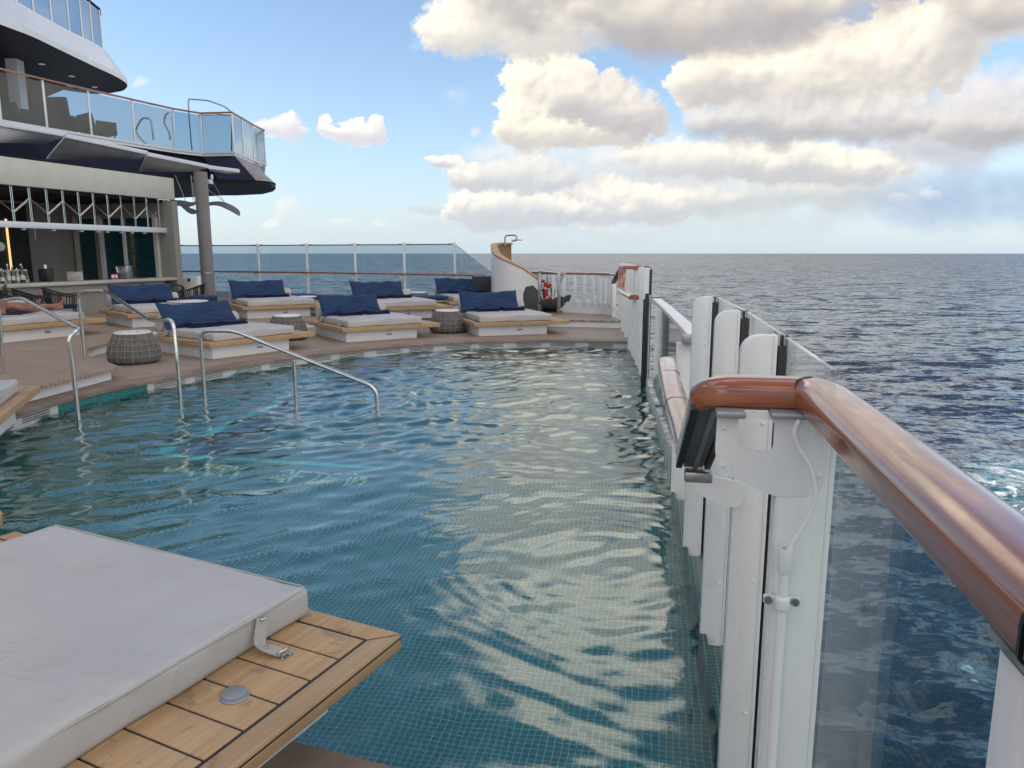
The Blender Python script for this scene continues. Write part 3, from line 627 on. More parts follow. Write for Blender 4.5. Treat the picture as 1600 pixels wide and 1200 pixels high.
def pool_water():
    ny, nx = 560, 380; ys = np.concatenate([np.linspace(1.2, 6, 320), np.linspace(6, 14.2, 241)[1:]]); nx = 360
    xl = -6.9; U = np.linspace(0, 1, nx); Yg, Ug = np.meshgrid(ys, U, indexing='ij')
    xr = np.array([xw(y)+.02 for y in ys]); X = xl+Ug*(xr[:, None]-xl); Z = np.zeros_like(X); r2 = np.random.default_rng(11)
    def smooth(t): t = np.clip(t, 0, 1); return t*t*(3-2*t)
    calm = 1-.85*np.exp(-((X+3.1)/1.3)**2-((Yg-5.45)/.5)**2)
    rough = .40+.85*smooth((Yg-.25*X-4.8)/3.)+.25*smooth((-1.8-X)/2)
    # wind chop
    for i in range(46):
        lam = float(np.exp(r2.uniform(math.log(.16), math.log(1.1)))); th = r2.normal(1.9, .65); k = 2*math.pi/lam
        amp = .0030*lam**.95*r2.uniform(.5, 1.2)
        Z += rough*calm*amp*np.sin(k*(X*math.cos(th)+Yg*math.sin(th))+r2.uniform(0, 6.28)+1.2*np.sin(.9*X+1.3*Yg+i))
    # ring waves
    wob = .09*np.sin(3.1*X+1.0+.8*Yg)+.08*np.sin(2.3*Yg-1.1*X)+.04*np.sin(6.1*X+4.3*Yg)
    for (cx, cy, lam, r0, wd, amp) in [(-.25, 3.85, .25, 1.2, .5, .0011), (.3, 2.6, .17, 1.3, .8, .0006), (-1.6, 2.2, .21, 1.4, .9, .0007), (-.3, 3.8, .105, 1.0, .8, .00055), (-5.4, 7.0, .30, 3.0, 1.9, .0026), (-5.0, 7.4, .24, 1.6, 1.4, .003), (-2.9, 7.6, .22, .9, .9, .0025)]:
        r = np.hypot(X-cx, (Yg-cy)*1.0)+wob; Z += calm*amp*np.exp(-((r-r0)/wd)**2)*np.sin(2*math.pi*r/lam)
    me = bpy.data.meshes.new('pool_water'); v = np.stack([X, Yg, Z], -1).reshape(-1, 3)
    fs = [(i*nx+j, i*nx+j+1, (i+1)*nx+j+1, (i+1)*nx+j) for i in range(len(ys)-1) for j in range(nx-1)]
    me.from_pydata(v.tolist(), [], fs); me.materials.append(WATER); me.polygons.foreach_set('use_smooth', [True]*len(me.polygons))
    o = bpy.data.objects.new('pool_water', me); COL.objects.link(o); tag(o, 'rippled pool water reflecting clouds', 'pool water', kind='structure')
pool_water()
#@@PART2
# ------------------------------------------------------------------ starboard weir: fins, seals, panes
NEAR_F = [4.24, 3.22, 2.26]; FAR_F = [10.5, 11.45, 12.4, 13.35, 14.3, 15.25, 16.2]
def fdx(y): return -.060*min(1., max(0., (3.1-y)/1.5))
def rounded_plate(x0, x1, z0, z1, r, y, th, mb, k=7, mi=None):      # upright plate facing the camera, upper left corner rounded
    P = [(x0, z0), (x1, z0), (x1, z1)]+[(x0+r-r*math.sin(t), z1-r+r*math.cos(t)) for t in np.linspace(0, math.pi/2, k)]
    n = len(P); vs = [(x, y, z) for x, z in P]+[(x, y+th, z) for x, z in P]
    fs = [tuple(range(n)), tuple(range(2*n-1, n-1, -1))]+[(i, n+i, n+(i+1) % n, (i+1) % n) for i in range(n)]
    mb.add(vs, fs, mi)
def fin(y, ztop, label, r=.055, w=.092, zb=-.05):
    x0 = xw(y)-.002+fdx(y)*.9; t = thing('weir_fin', label, 'fin', (x0+w/2, y, zb), 0, 'white fins along the starboard glass')
    mb = MB(); rounded_plate(x0, x0+w, zb, ztop, r, y, .05, mb); mb.build('fin_plate', FINW, t, bevel=.004)
    MB().box((x0+w+.004, y+.026, (zb+ztop)/2+.004), (.012, .056, ztop-zb-.008)).build('flange', WHITE, t, bevel=.002)
    m = MB(); m.box((x0+w+.032, y+.03, (zb+ztop)/2-.01), (.036, .05, ztop-zb-.04)); m.box((x0+w+.026, y+.03, ztop-.022), (.008, .03, .045)); m.box((x0+w+.040, y+.03, ztop-.022), (.008, .03, .045))
    m.build('rubber_seal', BLACK, t, bevel=.006)
    if y < 5:
        for z_ in (.25, .7, 1.2): MB().tube([(x0+w*.8, y+.001, z_), (x0+w*.8, y-.005, z_)], .0055, 8).build('bolt', FINW, t, bevel=.0015)
    return t
fin(4.24, 1.463, 'tall white fin farthest of the three beside the wooden handrail'); fin(3.22, 1.463, 'white round-shouldered fin between the other two by the handrail')
fin(2.26, 1.463, 'widest white fin just behind the wooden handrail corner')
for i, y in enumerate(FAR_F):
    fin(y, 1.5, ['far white fin standing behind the tall black glass seal', 'second far fin beyond the tall black seal'][i] if i < 2 else 'white fin in the tight far row below the bent handrail', r=.06)
def weir_glass():
    # one pane between each pair of posts, thing by thing
    def pane(ys, zt, zb, label, name='weir_window', off=.124, th=.012):
        P = [A3(xw(y)+off+fdx(y), y) for y in ys]; mb = MB()
        for a, b in zip(P[:-1], P[1:]):
            d = (b-a)/np.linalg.norm(b-a); n = A3(-d[1], d[0])*th/2
            mb.hull8([(*(a-n), zb), (*(b-n), zb), (*(b+n), zb), (*(a+n), zb)], [(*(a-n), zt), (*(b-n), zt), (*(b+n), zt), (*(a+n), zt)])
        o = mb.build(name, GLASS, smooth=0); tag(o, label, 'glass pane'); return o
    pane([1.62, 2.24], 1.462, .02, 'clear glass pane behind the wooden handrail corner'); pane([2.32, 3.2], 1.462, .02, 'clear glass pane between widest and round-shouldered white fins')
    pane([3.28, 4.22], 1.462, .02, 'clear glass pane before the tallest near white fin'); 
    for a, b in zip(FAR_F[:-1], FAR_F[1:]): pane([a+.06, b-.02], 1.49, .02, 'clear glass pane between the far white fins')['group'] = 'panes between far fins'
    # low glass balustrade with flat white capping in the middle stretch
    t = thing('low_balustrade', 'low glass balustrade with flat white capping rail over the sea side', 'balustrade', (xw(7.4)+.13, 7.4, 0))
    ys = np.linspace(5.28, 9.55, 9); P = [(xw(y)+.13, y, 1.12) for y in ys]
    MB().sweep(P, [(-.055, -.02), (.055, -.02), (.055, .02), (-.055, .02)]).build('capping', PLASTIC, t, bevel=.006)
    mb = MB()
    for a, b in zip(P[:-1], P[1:]): mb.beam((a[0], a[1], .55), (b[0], b[1], .55), .012, 1.1)
    mb.build('glass', GLASS, t, smooth=0)
    mb = MB(); mb.box((xw(5.28)+.10, 5.25, 1.115), (.135, .16, .055)); mb.build('end_block', GREYM, t, bevel=.006)
    MB().lathe([(.012, 0), (.014, .012), (.006, .02)], (xw(5.28)+.11, 5.22, 1.142), 10).build('stud', BLACK, t)
    f = MB(); rounded_plate(xw(5.28)-.005, xw(5.28)+.16, -.05, 1.085, .002, 5.26, .05, f); f.build('end_fin', FINW, t, bevel=.003)
    # black end seal at the far window
    t = thing('end_seal_post', 'tall black seal post at the end of the far glass', 'post', (xw(9.55), 9.55, 0))
    MB().box((xw(9.55)+.012, 9.55, .58), (.045, .07, 1.24)).build('seal', BLACK, t, bevel=.008); MB().box((xw(9.55)-.022, 9.56, .55), (.02, .05, 1.16)).build('inner_seal', BLACK, t, bevel=.004)
    MB().box((xw(9.55)+.05, 9.56, .58), (.02, .03, 1.2)).build('edge_trim', GEDGE, t, bevel=.004)
    # weir lip
    mb = MB(); ys = np.linspace(1.6, 13.5, 40)
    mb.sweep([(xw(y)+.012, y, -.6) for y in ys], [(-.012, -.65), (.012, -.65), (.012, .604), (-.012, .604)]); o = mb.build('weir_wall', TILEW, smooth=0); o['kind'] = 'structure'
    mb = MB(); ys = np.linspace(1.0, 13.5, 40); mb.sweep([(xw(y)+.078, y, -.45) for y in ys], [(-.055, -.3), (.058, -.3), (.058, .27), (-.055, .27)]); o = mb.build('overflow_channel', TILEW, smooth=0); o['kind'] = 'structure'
weir_glass()
# ------------------------------------------------------------------ wooden handrails
def dprof(w, h, k=8):      # flat underside, rounded shoulders
    P = [(-w/2+.006, -h/2), (w/2-.006, -h/2), (w/2, -h/2+.008)]; r = min(h*.62, w*.38)
    P += [(w/2-r+r*math.cos(t), h/2-r*.85+r*.85*math.sin(t)) for t in np.linspace(0, math.pi/2, k)]
    P += [(-w/2+r-r*math.sin(t), h/2-r*.85+r*.85*math.cos(t)) for t in np.linspace(0, math.pi/2, k)]
    P += [(-w/2, -h/2+.008)]; return P
def near_rail():
    t = thing('wooden_handrail', 'large varnished wooden handrail running from the near right corner', 'handrail', (.35, .8, 1.36))
    zc = 1.402; w, h = .105, .066
    MB().sweep([(.352, -2.5, zc), (.352, -.5, zc), (.352, .62, zc)], dprof(w, h)).build('near_rail', VARN, t, smooth=35)
    MB().sweep([(.352, .624, zc), (.352, .629, zc)], dprof(w+.004, h+.004)).build('joint_seam', BLACK, t)
    MB().sweep([(.352, .633, zc), (.352, 1.2, zc), (.352, 1.52, zc), (.352, 1.57, zc), (.350, 1.60, zc), (.345, 1.63, zc), (.336, 1.653, zc), (.322, 1.666, zc)], dprof(w, h)).build('rail_corner', VARN, t, smooth=35)
    MB().sweep([(.3215, 1.667, zc), (.316, 1.671, zc)], dprof(w+.004, h+.004)).build('corner_seam', BLACK, t)
    MB().sweep([(.315, 1.672, zc), (.29, 1.675, zc), (.25, 1.675, zc), (.2, 1.675, zc), (.16, 1.675, zc), (.148, 1.676, zc-.001), (.137, 1.680, zc-.004), (.128, 1.686, zc-.009), (.120, 1.694, zc-.017)], dprof(w, h)).build('cross_rail', VARNX, t, smooth=35)
    # the descending board and the lower rail along the pool
    mb = MB(); a, b = A3(.128, 1.668, zc-.012), A3(.113, 2.06, 1.142)
    mb.beam(a, b, .094, .055, up=(0, .56, .83)); mb.build('descending_rail', VARN, t, bevel=.012, seg=3)
    m = MB(); off = A3(0, -.60, -.80)*.030
    for s_ in (-.038, .038): m.beam(a+off+A3(s_, 0, 0), b+off+A3(s_, 0, 0), .016, .012, up=(0, .56, .83))
    m.build('edge_channel', BLACK, t)
    m = MB(); m.beam(a+off*.95, b+off*.95, .052, .006, up=(0, .56, .83)); m.build('underside', FLARE, t)
    m = MB(); m.beam(a+off*1.15+A3(.004, 0, 0), b+off*1.15+A3(.004, 0, 0), .012, .01, up=(0, .56, .83)); m.build('support_bar', GREYM, t)
    m = MB(); m.box((.128, 2.045, 1.093), (.075, .05, .03)); m.build('end_bracket', STEELM, t, bevel=.005)
    P = [(.112, 2.10, 1.15), (.103, 2.4, 1.15), (.085, 2.8, 1.15), (.072, 3.25, 1.15), (.060, 3.85, 1.15)]
    MB().sweep(catmull(P, 5), dprof(.088, .055)).build('lower_rail', VARN, t, smooth=35)
    for y in (2.75, 3.4): MB().sweep([(.0865-(y-2.75)*.025, y, 1.15), (.0863-(y-2.75)*.025, y+.004, 1.15)], dprof(.090, .057)).build('rail_seam', BLACK, t)
near_rail()
def end_post():
    y = 1.60; t = thing('handrail_post', 'broad white post with cable conduit and cut-out bracket under the handrail', 'post', (.32, y, -.05))
    MB().box((.315, y+.03, .65), (.105, .06, 1.42)).build('post_plate', FINW, t, bevel=.005)
    MB().box((.372, y+.055, .65), (.012, .11, 1.42)).build('post_flange', WHITE, t, bevel=.003)
    # upper bracket: a plate with a rounded window
    def plate(P, hole, y, th, name, parent):
        outer = [Vector((a, b, 0)) for a, b in P]; lists = [outer]+([[Vector((a, b, 0)) for a, b in hole]] if hole else [])
        tr = tessellate_polygon(lists); allp = [v for l in lists for v in l]; n = len(allp); vs = [(v.x, y, v.y) for v in allp]+[(v.x, y+th, v.y) for v in allp]; fs = []
        for q in tr:
            fs.append(tuple(q)); fs.append(tuple(i+n for i in reversed(q)))
        b = 0
        for l in lists:
            k = len(l); fs += [(b+i, b+(i+1) % k, n+b+(i+1) % k, n+b+i) for i in range(k)]; b += k
        mb = MB().add(vs, fs); o = mb.build(name, FINW, parent, smooth=0)
        bm = bmesh.new(); bm.from_mesh(o.data); bmesh.ops.recalc_face_normals(bm, faces=bm.faces); bm.to_mesh(o.data); bm.free(); return o
    def rnd(P, r): return [(p[0], p[1]) for p in fillet([(a, 0, b) for a, b in P]+[(P[0][0], 0, P[0][1])], r, 4) for p in [(p[0], p[2])]][:-1]
    zt = 1.368
    P = [(.135, zt), (.262, zt), (.36, zt), (.36, 1.20), (.262, 1.185), (.20, 1.215), (.155, 1.232), (.133, 1.27)]
    P = [tuple(q) for q in rnd(P, .04)]
    H = rnd([(.178, 1.357), (.178, 1.288), (.252, 1.282), (.252, 1.357)], .018)
    plate(P, H, y-.002, .014, 'upper_bracket', t)
    m = MB(); m.box((.16, y+.0, 1.366), (.06, .05, .014)); m.box((.30, y, 1.368), (.12, .05, .012)); m.build('rail_saddle', GREYM, t, bevel=.003)
    for x_, z_ in ((.345, 1.33), (.345, 1.24), (.15, 1.335), (.15, 1.25)): MB().tube([(x_, y+.0, z_), (x_, y-.006, z_)], .0058, 8).build('bolt', FINW, t, bevel=.0015)
    MB().tube([(.2638, y-.001, z_) for z_ in np.linspace(-.02, 1.17, 24)], .0028, 6, radii=[.0024+.0008*math.sin(i*2.3) for i in range(24)]).build('weld_bead', FINW, t)
    # conduit, clip and cable
    pts = [(.285, y-.03, -.05), (.285, y-.03, .70), (.285, y-.03, 1.035)]
    MB().tube(pts, .0105, 14).build('conduit', PLASTIC, t)
    MB().lathe([(.0125, 0), (.0145, .004), (.0155, .05), (.0145, .056), (.010, .056), (.009, .02)], (.285, y-.03, 1.03), 18).build('conduit_cap', PLASTIC, t)
    c = MB(); c.lathe([(.0115, 0), (.016, .004), (.016, .028), (.0115, .032)], (.285, y-.03, .945), 16); c.box((.285, y-.016, .962), (.074, .008, .018)); cl = c.build('pipe_clip', PLASTIC, t, bevel=.002)
    for s_ in (-.028, .028):
        MB().tube([(.285+s_, y-.02, .962), (.285+s_, y-.027, .962)], .0085, 12).build('screw', STEELM, cl)
    cab = catmull([(.289, y-.03, 1.075), (.300, y-.028, 1.10), (.325, y-.024, 1.15), (.337, y-.022, 1.20), (.326, y-.022, 1.255), (.300, y-.022, 1.30), (.288, y-.022, 1.335), (.296, y-.022, 1.362)], 6)
    MB().tube(cab, .0048, 8).build('cable', PLASTIC, t)
    # lower bracket belongs to the wide fin behind
    t2 = thing('rail_bracket', 'white curved bracket carrying the lower end of the handrail', 'bracket', (.2, 2.2, .95))
    P = rnd([(.118, 1.085), (.172, 1.085), (.18, 1.03), (.275, 1.02), (.275, .935), (.20, .945), (.145, .975), (.118, 1.02)], .035)
    plate(P, None, 2.245, .014, 'bracket_plate', t2)
end_post()
def near_glass():
    t = thing('near_glass_panel', 'clear glass panel under the near handrail showing the sea below', 'glass panel', (.375, .6, .1))
    MB().box((.386, .55, .72), (.012, 2.16, 1.26)).build('pane', GLASSN, t, smooth=0)
    p = thing('lower_rail_post', 'white rail post at the lower right corner under the handrail', 'post', (.346, .655, .05))
    MB().box((.346, .655, .70), (.078, .05, 1.33)).build('post_bar', FINW, p, bevel=.006); MB().box((.346, .655, 1.366), (.09, .07, .010)).build('post_saddle', STEELM, p, bevel=.003)
near_glass()
def far_rail():
    t = thing('bent_handrail', 'far wooden handrail stepping down beside the stern gate', 'handrail', (-.75, 16.4, 1.1))
    q = PZ(992, 462, 1.17); s_ = PZ(970, 449, 1.17)
    zc = 1.47; top = PZ(967, 414, 1.50); top2 = PZ(990, 412, 1.50); lowb = A3(s_[0], s_[1], 1.15)
    top = A3(top[0], top[1], zc)
    up_y = lowb[1]+.55; T0 = A3(lowb[0]-.02, up_y, zc)
    MB().sweep([T0+A3(.45, .02, 0), T0+A3(.2, .01, 0), T0+A3(.02, 0, 0)], dprof(.12, .06)).build('cross_rail', VARN, t, smooth=35)
    mb = MB(); mb.beam(T0+A3(.02, 0, -.01), lowb+A3(0, 0, 0), .12, .05, up=(0, -.5, .85)); mb.build('descending_rail', VARN, t, bevel=.012)
    P = catmull([lowb, lowb*.6+A3(q[0]-.02, q[1], 1.15)*.4+A3(-.02, 0, 0), A3(q[0]-.01, q[1], 1.15)], 6); MB().sweep(P, dprof(.13, .06)).build('lower_rail', VARN, t, smooth=35)
    MB().box((q[0], q[1]+.1, 1.08), (.05, .06, .1)).build('rail_bracket', FINW, t, bevel=.006)
    # sloping brown back board behind, going up from the stern rail
    b0 = PZ(958, 436, 1.15); mb = MB(); mb.beam(T0+A3(-.01, .1, 0), A3(T0[0]-.16, T0[1]+.5, 1.2), .08, .05); mb.build('rear_rail', VARN, t, bevel=.01)
far_rail()
# ------------------------------------------------------------------ stern railing, shower wall, pod, life rings
def stern_rail():
    t = thing('stern_railing', 'curved white railing with wooden top rail at the stern', 'railing', (-1.8, 17.6, UZ))
    P = [(-.95, 16.9), (-.99, 17.25), (-1.2, 17.6), (-1.5, 17.85), (-1.95, 18.0), (-2.5, 18.15), (-3.0, 18.6), (-3.6, 19.5)]
    C_ = catmull([(*p, UZ) for p in P], 6)
    up = lambda z: [A3(p[0], p[1], z) for p in C_]
    MB().sweep(up(1.22), dprof(.11, .05)).build('top_rail', VARN, t, smooth=35)
    MB().sweep(up(1.18), [(-.04, -.02), (.04, -.02), (.04, .02), (-.04, .02)]).build('rail_bed', WHITE, t)
    MB().sweep(up(UZ+.13), [(-.03, -.13), (.03, -.13), (.03, .13), (-.03, .13)]).build('kick_plate', WHITE, t)
    cen = A3(-2.2, 15.5, 0)
    for i in range(0, len(C_), 3):
        p = C_[i]; o = p-cen; o[2] = 0; o /= np.linalg.norm(o); MB().beam(p+A3(0, 0, .2)-o*.02, p+A3(0, 0, .89)-o*.02, .06, .11, up=tuple(o)).build('stanchion', WHITE, t, bevel=.006)
    gl = MB()
    for a, b in zip(C_[:-1], C_[1:]): gl.beam(a+A3(0, 0, .55), b+A3(0, 0, .55), .01, .6)
    gl.build('glass', GLASS, t, smooth=0)
    # grey steel gate in front
    t = thing('steel_gate', 'grey steel gate frame beside the white shower wall', 'gate', PZ(868, 490, UZ))
    pts = [PZ(843, 488, UZ), PZ(853, 485, UZ), PZ(873, 491, UZ)]
    for p in pts[::2]: MB().box((p[0], p[1], (UZ+1.24)/2), (.07, .07, 1.24-UZ)).build('post', STEELM, t, bevel=.008)
    p = pts[1]+A3(0, .25, 0); MB().box((p[0], p[1], (UZ+1.2)/2), (.05, .05, 1.2-UZ)).build('rear_post', STEELM, t, bevel=.008)
    MB().beam((pts[0][0], pts[0][1], 1.26), (pts[2][0]+.12, pts[2][1], 1.22), .12, .035).build('top_bar', STEELM, t, bevel=.008)
    m = MB(); a = pts[2]; m.hull8([(a[0]+.03, a[1], 1.0), (a[0]+.05, a[1], 1.0), (a[0]+.05, a[1]+.02, 1.0), (a[0]+.03, a[1]+.02, 1.0)], [(a[0]+.03, a[1], 1.2), (a[0]+.13, a[1], 1.2), (a[0]+.13, a[1]+.02, 1.2), (a[0]+.03, a[1]+.02, 1.2)]); m.build('gusset', STEELM, t)
    for (x, y, lab, r_) in [(848.5, 446, 'smaller red lifebuoy with pale top hanging behind the grey gate', .11), (857.5, 457, 'larger red lifebuoy on the stern rail behind the grey gate', .17)]:
        c = PD(x, y, 18.35); l = thing('lifebuoy', lab, 'lifebuoy', c, 0, 'lifebuoys on the stern rail'); e1 = RT*.45; 
        ring = [c+(RT*math.cos(a)*.62+UPV*math.sin(a))*r_ for a in np.linspace(0, 2*math.pi, 25)]
        MB().tube(ring, r_*.34, 10).build('ring', RED, l)
        for k in range(4):
            a = math.pi/4+k*math.pi/2; q = c+(RT*math.cos(a)*.62+UPV*math.sin(a))*r_; q2 = c+(RT*math.cos(a+.25)*.62+UPV*math.sin(a+.25))*r_
            MB().tube([q, q2], r_*.37, 10).build('band', WHITE, l)
stern_rail()
def shower():
    # sweeping wall: tall at the left, falling to the right, wood lined on the inside
    base = [(771, 452), (771.5, 458), (776, 465), (788, 472), (805, 478), (822, 484), (841, 489)]
    Dd = [19.8, 19.2, 18.7, 18.4, 18.25, 18.2, 18.15]; topy = [384, 391, 399, 406, 414, 423, 437]
    P = [PD(x, 460, d)[:2] for (x, _), d in zip(base, Dd)]; Z = [1.7+(396-ty)/FPX*d for ty, d in zip(topy, Dd)]
    # the tall inner end curls behind
    P = [PD(798, 460, 20.6)[:2], PD(782, 460, 20.4)[:2]]+P; Z = [1.94, 1.95]+Z
    pth = catmull([(*p, z) for p, z in zip(P, Z)], 6)
    t = thing('shower_wall', 'sweeping white curved shower wall lined with teak slats', 'shower wall', PD(805, 486, 18.6))
    def shell(o0, o1, dz, z0, name, mat, cap=None):
        n = len(pth); vs = []
        for i, p in enumerate(pth):
            d = pth[min(i+1, n-1)]-pth[max(i-1, 0)]; d = d[:2]/np.linalg.norm(d[:2]); nn = A3(-d[1], d[0])
            a, b = p[:2]+nn*o0, p[:2]+nn*o1; vs += [(*a, z0 if z0 is not None else p[2]-.02), (*b, z0 if z0 is not None else p[2]-.02), (*b, p[2]+dz), (*a, p[2]+dz)]
        fs = [(i*4+j, i*4+(j+1) % 4, (i+1)*4+(j+1) % 4, (i+1)*4+j) for i in range(n-1) for j in range(4)]+[(3, 2, 1, 0), tuple((n-1)*4+j for j in range(4))]
        o = MB().add(vs, fs).build(name, mat, t, smooth=30); bm = bmesh.new(); bm.from_mesh(o.data); bmesh.ops.recalc_face_normals(bm, faces=bm.faces); bm.to_mesh(o.data); bm.free()
    shell(-.05, .0, 0, UZ, 'white_shell', WHITE); shell(.0, .04, -.005, UZ, 'teak_lining', TEAKD); shell(-.055, .12, .03, None, 'teak_cap', TEAK)
    for i in range(2, len(pth)-2, 2):
        pass
    # slats of the lining seen over the low side
    h = thing('shower_head', 'bent steel shower pipe on top of the curved wall', 'shower head', PD(800, 378, 20.2))
    pp = [PD(789, 384, 20.2), PD(789, 367.5, 20.2), PD(807, 367.5, 20.2), PD(807.5, 376, 20.2), PD(799, 376.5, 20.2)]
    MB().tube(fillet(pp, .1), .022, 8).build('pipe', STEELM, h); e = PD(809, 375, 20.0); MB().lathe([(.13, 0), (.14, .012), (.03, .03)], (e[0], e[1], e[2]-.01), 18).build('rose', STEELM, h)
    p = thing('pod_chair', 'dark woven pod chair half hidden behind the daybed by the gate', 'chair', PZ(885, 490, UZ))
    a = PZ(886, 489, UZ); 
    def pod(c, r, rz, nm, lab=None):
        n, k = 20, 9; vs = []; M_ = Matrix.Rotation(rz, 3, 'Z')
        for i in range(k):
            th = i/(k-1)*1.5
            for j in range(n):
                ph = 2*math.pi*j/n; x, y, z = math.sin(th)*math.cos(ph)*r*1.35, math.sin(th)*math.sin(ph)*r*.9, (1-math.cos(th))*r*.85*(1+.35*math.cos(ph))
                q = M_ @ Vector((x, y, z)); vs.append((c[0]+q.x, c[1]+q.y, c[2]+q.z))
        fs = [(i*n+j, i*n+(j+1) % n, (i+1)*n+(j+1) % n, (i+1)*n+j) for i in range(k-1) for j in range(n)]
        return MB().add(vs, fs)
    pod(a+A3(-.42, .30, .03), .36, .1, '').build('shell', SLATE, p); MB().lathe([(.3, 0), (.3, .03), (.05, .05)], tuple(a+A3(-.42, .30, 0)), 18).build('base', BLACK, p)
    p2 = thing('pod_chair', 'slate pod chair back rising behind the right daybed cushions', 'chair', PZ(836, 487, UZ)); b = PZ(833, 488, UZ)
    m = MB(); pr = [(-.26, 0), (-.26, .45), (-.2, .62), (0, .66), (.12, .52), (.2, .3), (.24, 0)]; n = len(pr)
    m.add([(b[0]+x, b[1]+.0, UZ+z) for x, z in pr]+[(b[0]+x*.9, b[1]+.35, UZ+z*.95) for x, z in pr], [tuple(range(n)), tuple(range(2*n-1, n-1, -1))]+[(i, n+i, n+(i+1) % n, (i+1) % n) for i in range(n)]); m.build('back', SLATE, p2, bevel=.03, seg=3)
    MB().box((b[0], b[1]+.2, UZ+.1), (.4, .3, .2)).build('seat', SLATE, p2, bevel=.03)
shower()
# ------------------------------------------------------------------ glass windscreen at the far side
def windscreen():
    t = thing('glass_windscreen', 'tall glass windscreen with white posts across the far deck edge', 'windscreen', (-9, 21, DZ))
    xs = [(200, 25.2), (282, 24.9), (329, 24.55), (405.5, 24.0), (481, 23.3), (556, 22.5), (632.5, 21.7), (711, 20.9)]
    B = [PD(x, 430, d) for x, d in xs]; zt, zr = 1.94, 1.11
    for b in B:
        MB().box((b[0], b[1], (DZ+zt+.06)/2), (.05, .09, zt+.06-DZ)).build('post', WHITE, t, bevel=.006); 
        br = MB(); br.hull8([(b[0]-.10, b[1]-.10, zr-.14), (b[0]-.02, b[1]-.10, zr-.16), (b[0]-.02, b[1]-.08, zr-.16), (b[0]-.10, b[1]-.08, zr-.14)], [(b[0]-.13, b[1]-.10, zr-.03), (b[0]-.02, b[1]-.10, zr-.03), (b[0]-.02, b[1]-.08, zr-.03), (b[0]-.13, b[1]-.08, zr-.03)]); br.build('rail_bracket', WHITE, t)
    for a, b in zip(B[:-1], B[1:]):
        d = (b-a)/np.linalg.norm(b-a)
        MB().beam((a[0], a[1], (DZ+zt)/2), (b[0], b[1], (DZ+zt)/2), .012, zt-DZ).build('pane', GLASST, t, smooth=0)
        MB().beam((*(a+d*.06)[:2], zt), (*(b-d*.06)[:2], zt), .035, .035).build('top_trim', GREYM, t, bevel=.006)
        m = MB()
        for q in (a+d*.14, b-d*.14): m.box((q[0], q[1], zt+.012), (.12, .05, .03))
        m.build('clamp', GREYM, t, bevel=.005)
    rp = [PD(x, 430, d) for x, d in [(271, 24.6)]+xs[2:]+[(760, 20.2)]]; rp = [A3(p[0]-.02, p[1]-.13, zr) for p in rp]
    MB().sweep(rp, dprof(.10, .05)).build('handrail', VARN, t, smooth=35)
    # sloping end pane dropping to the shower wall
    a, b = B[-1], PD(772, 430, 20.0)
    m = MB(); m.hull8([(a[0], a[1], DZ), (b[0], b[1], DZ), (b[0], b[1]+.012, DZ), (a[0], a[1]+.012, DZ)], [(a[0], a[1], zt), (b[0], b[1], 1.12), (b[0], b[1]+.012, 1.12), (a[0], a[1]+.012, zt)]); m.build('sloping_pane', GLASST, t, smooth=0)
    MB().beam((a[0], a[1], zt+.01), (b[0], b[1], 1.13), .02, .02).build('sloping_edge', GEDGE, t)
    c = thing('deck_cabinet', 'pale grey cabinet beside the round column under the terrace', 'cabinet', PD(298, 480, 21.5))
    p = PD(298, 445, 21.5); MB().box((p[0], p[1], (DZ+1.06)/2), (.62, .5, 1.06-DZ), YAW).build('body', WHITE, c, bevel=.02); q = p-FW*.26; MB().box((q[0]+.08, q[1], .95), (.07, .02, .07), YAW).build('latch', BLACK, c); 
    s_ = thing('dark_speaker', 'black cabinet with silver rim behind the daybed by the shower wall', 'cabinet', PD(755, 452, 19.6)); p = PD(756, 440, 19.6)
    MB().box((p[0], p[1], .72), (.62, .3, .78), YAW).build('body', DARK, s_, bevel=.03)
    rr = [p+RT*a+UPV*b for a, b in [(-.34, -.3), (-.34, .05), (-.28, .13), (.33, .13)]]; MB().tube(fillet(rr, .06), .022, 8).build('rim', PLASTIC, s_)
windscreen()
# ------------------------------------------------------------------ daybeds
def softbox(w, d, h, r, c=(0, 0, 0), nu=26, nv=26, sag=.006, seed=1):
    # rounded cushion: grid over a rounded box, slightly uneven
    bm = bmesh.new(); bmesh.ops.create_cube(bm, size=1.0); bmesh.ops.scale(bm, vec=(w, d, h), verts=bm.verts)
    bmesh.ops.bevel(bm, geom=list(bm.edges), offset=r, segments=4, affect='EDGES', profile=.6)
    bmesh.ops.subdivide_edges(bm, edges=[e for e in bm.edges if e.calc_length() > .3], cuts=14, use_grid_fill=True)
    r2 = np.random.default_rng(seed); ph = r2.uniform(0, 6.28, 8)
    for v in bm.verts:
        x, y = v.co.x, v.co.y; e = max(0, 1-(2*x/w)**4)*max(0, 1-(2*y/d)**4)
        v.co.z += sag*(math.sin(3.1*x+ph[0])+math.sin(4.3*y+ph[1])+.6*math.sin(7*x+5*y+ph[2]))*.5*(1 if v.co.z > 0 else 0)+(.010*e if v.co.z > 0 else 0)
        if abs(v.co.z) < h*.42: k = 1+.006*math.sin(9*x+ph[3])+.006*math.sin(11*y+ph[4]); v.co.x *= k; v.co.y *= k
    me = bpy.data.meshes.new('soft'); bm.to_mesh(me); bm.free()
    vs = [(v.co.x+c[0], v.co.y+c[1], v.co.z+c[2]) for v in me.vertices]; fs = [tuple(p.vertices) for p in me.polygons]; bpy.data.meshes.remove(me)
    return MB().add(vs, fs)
BW, BD, OV = 1.95, 1.85, .42      # platform width along its front, depth, overhang at the end
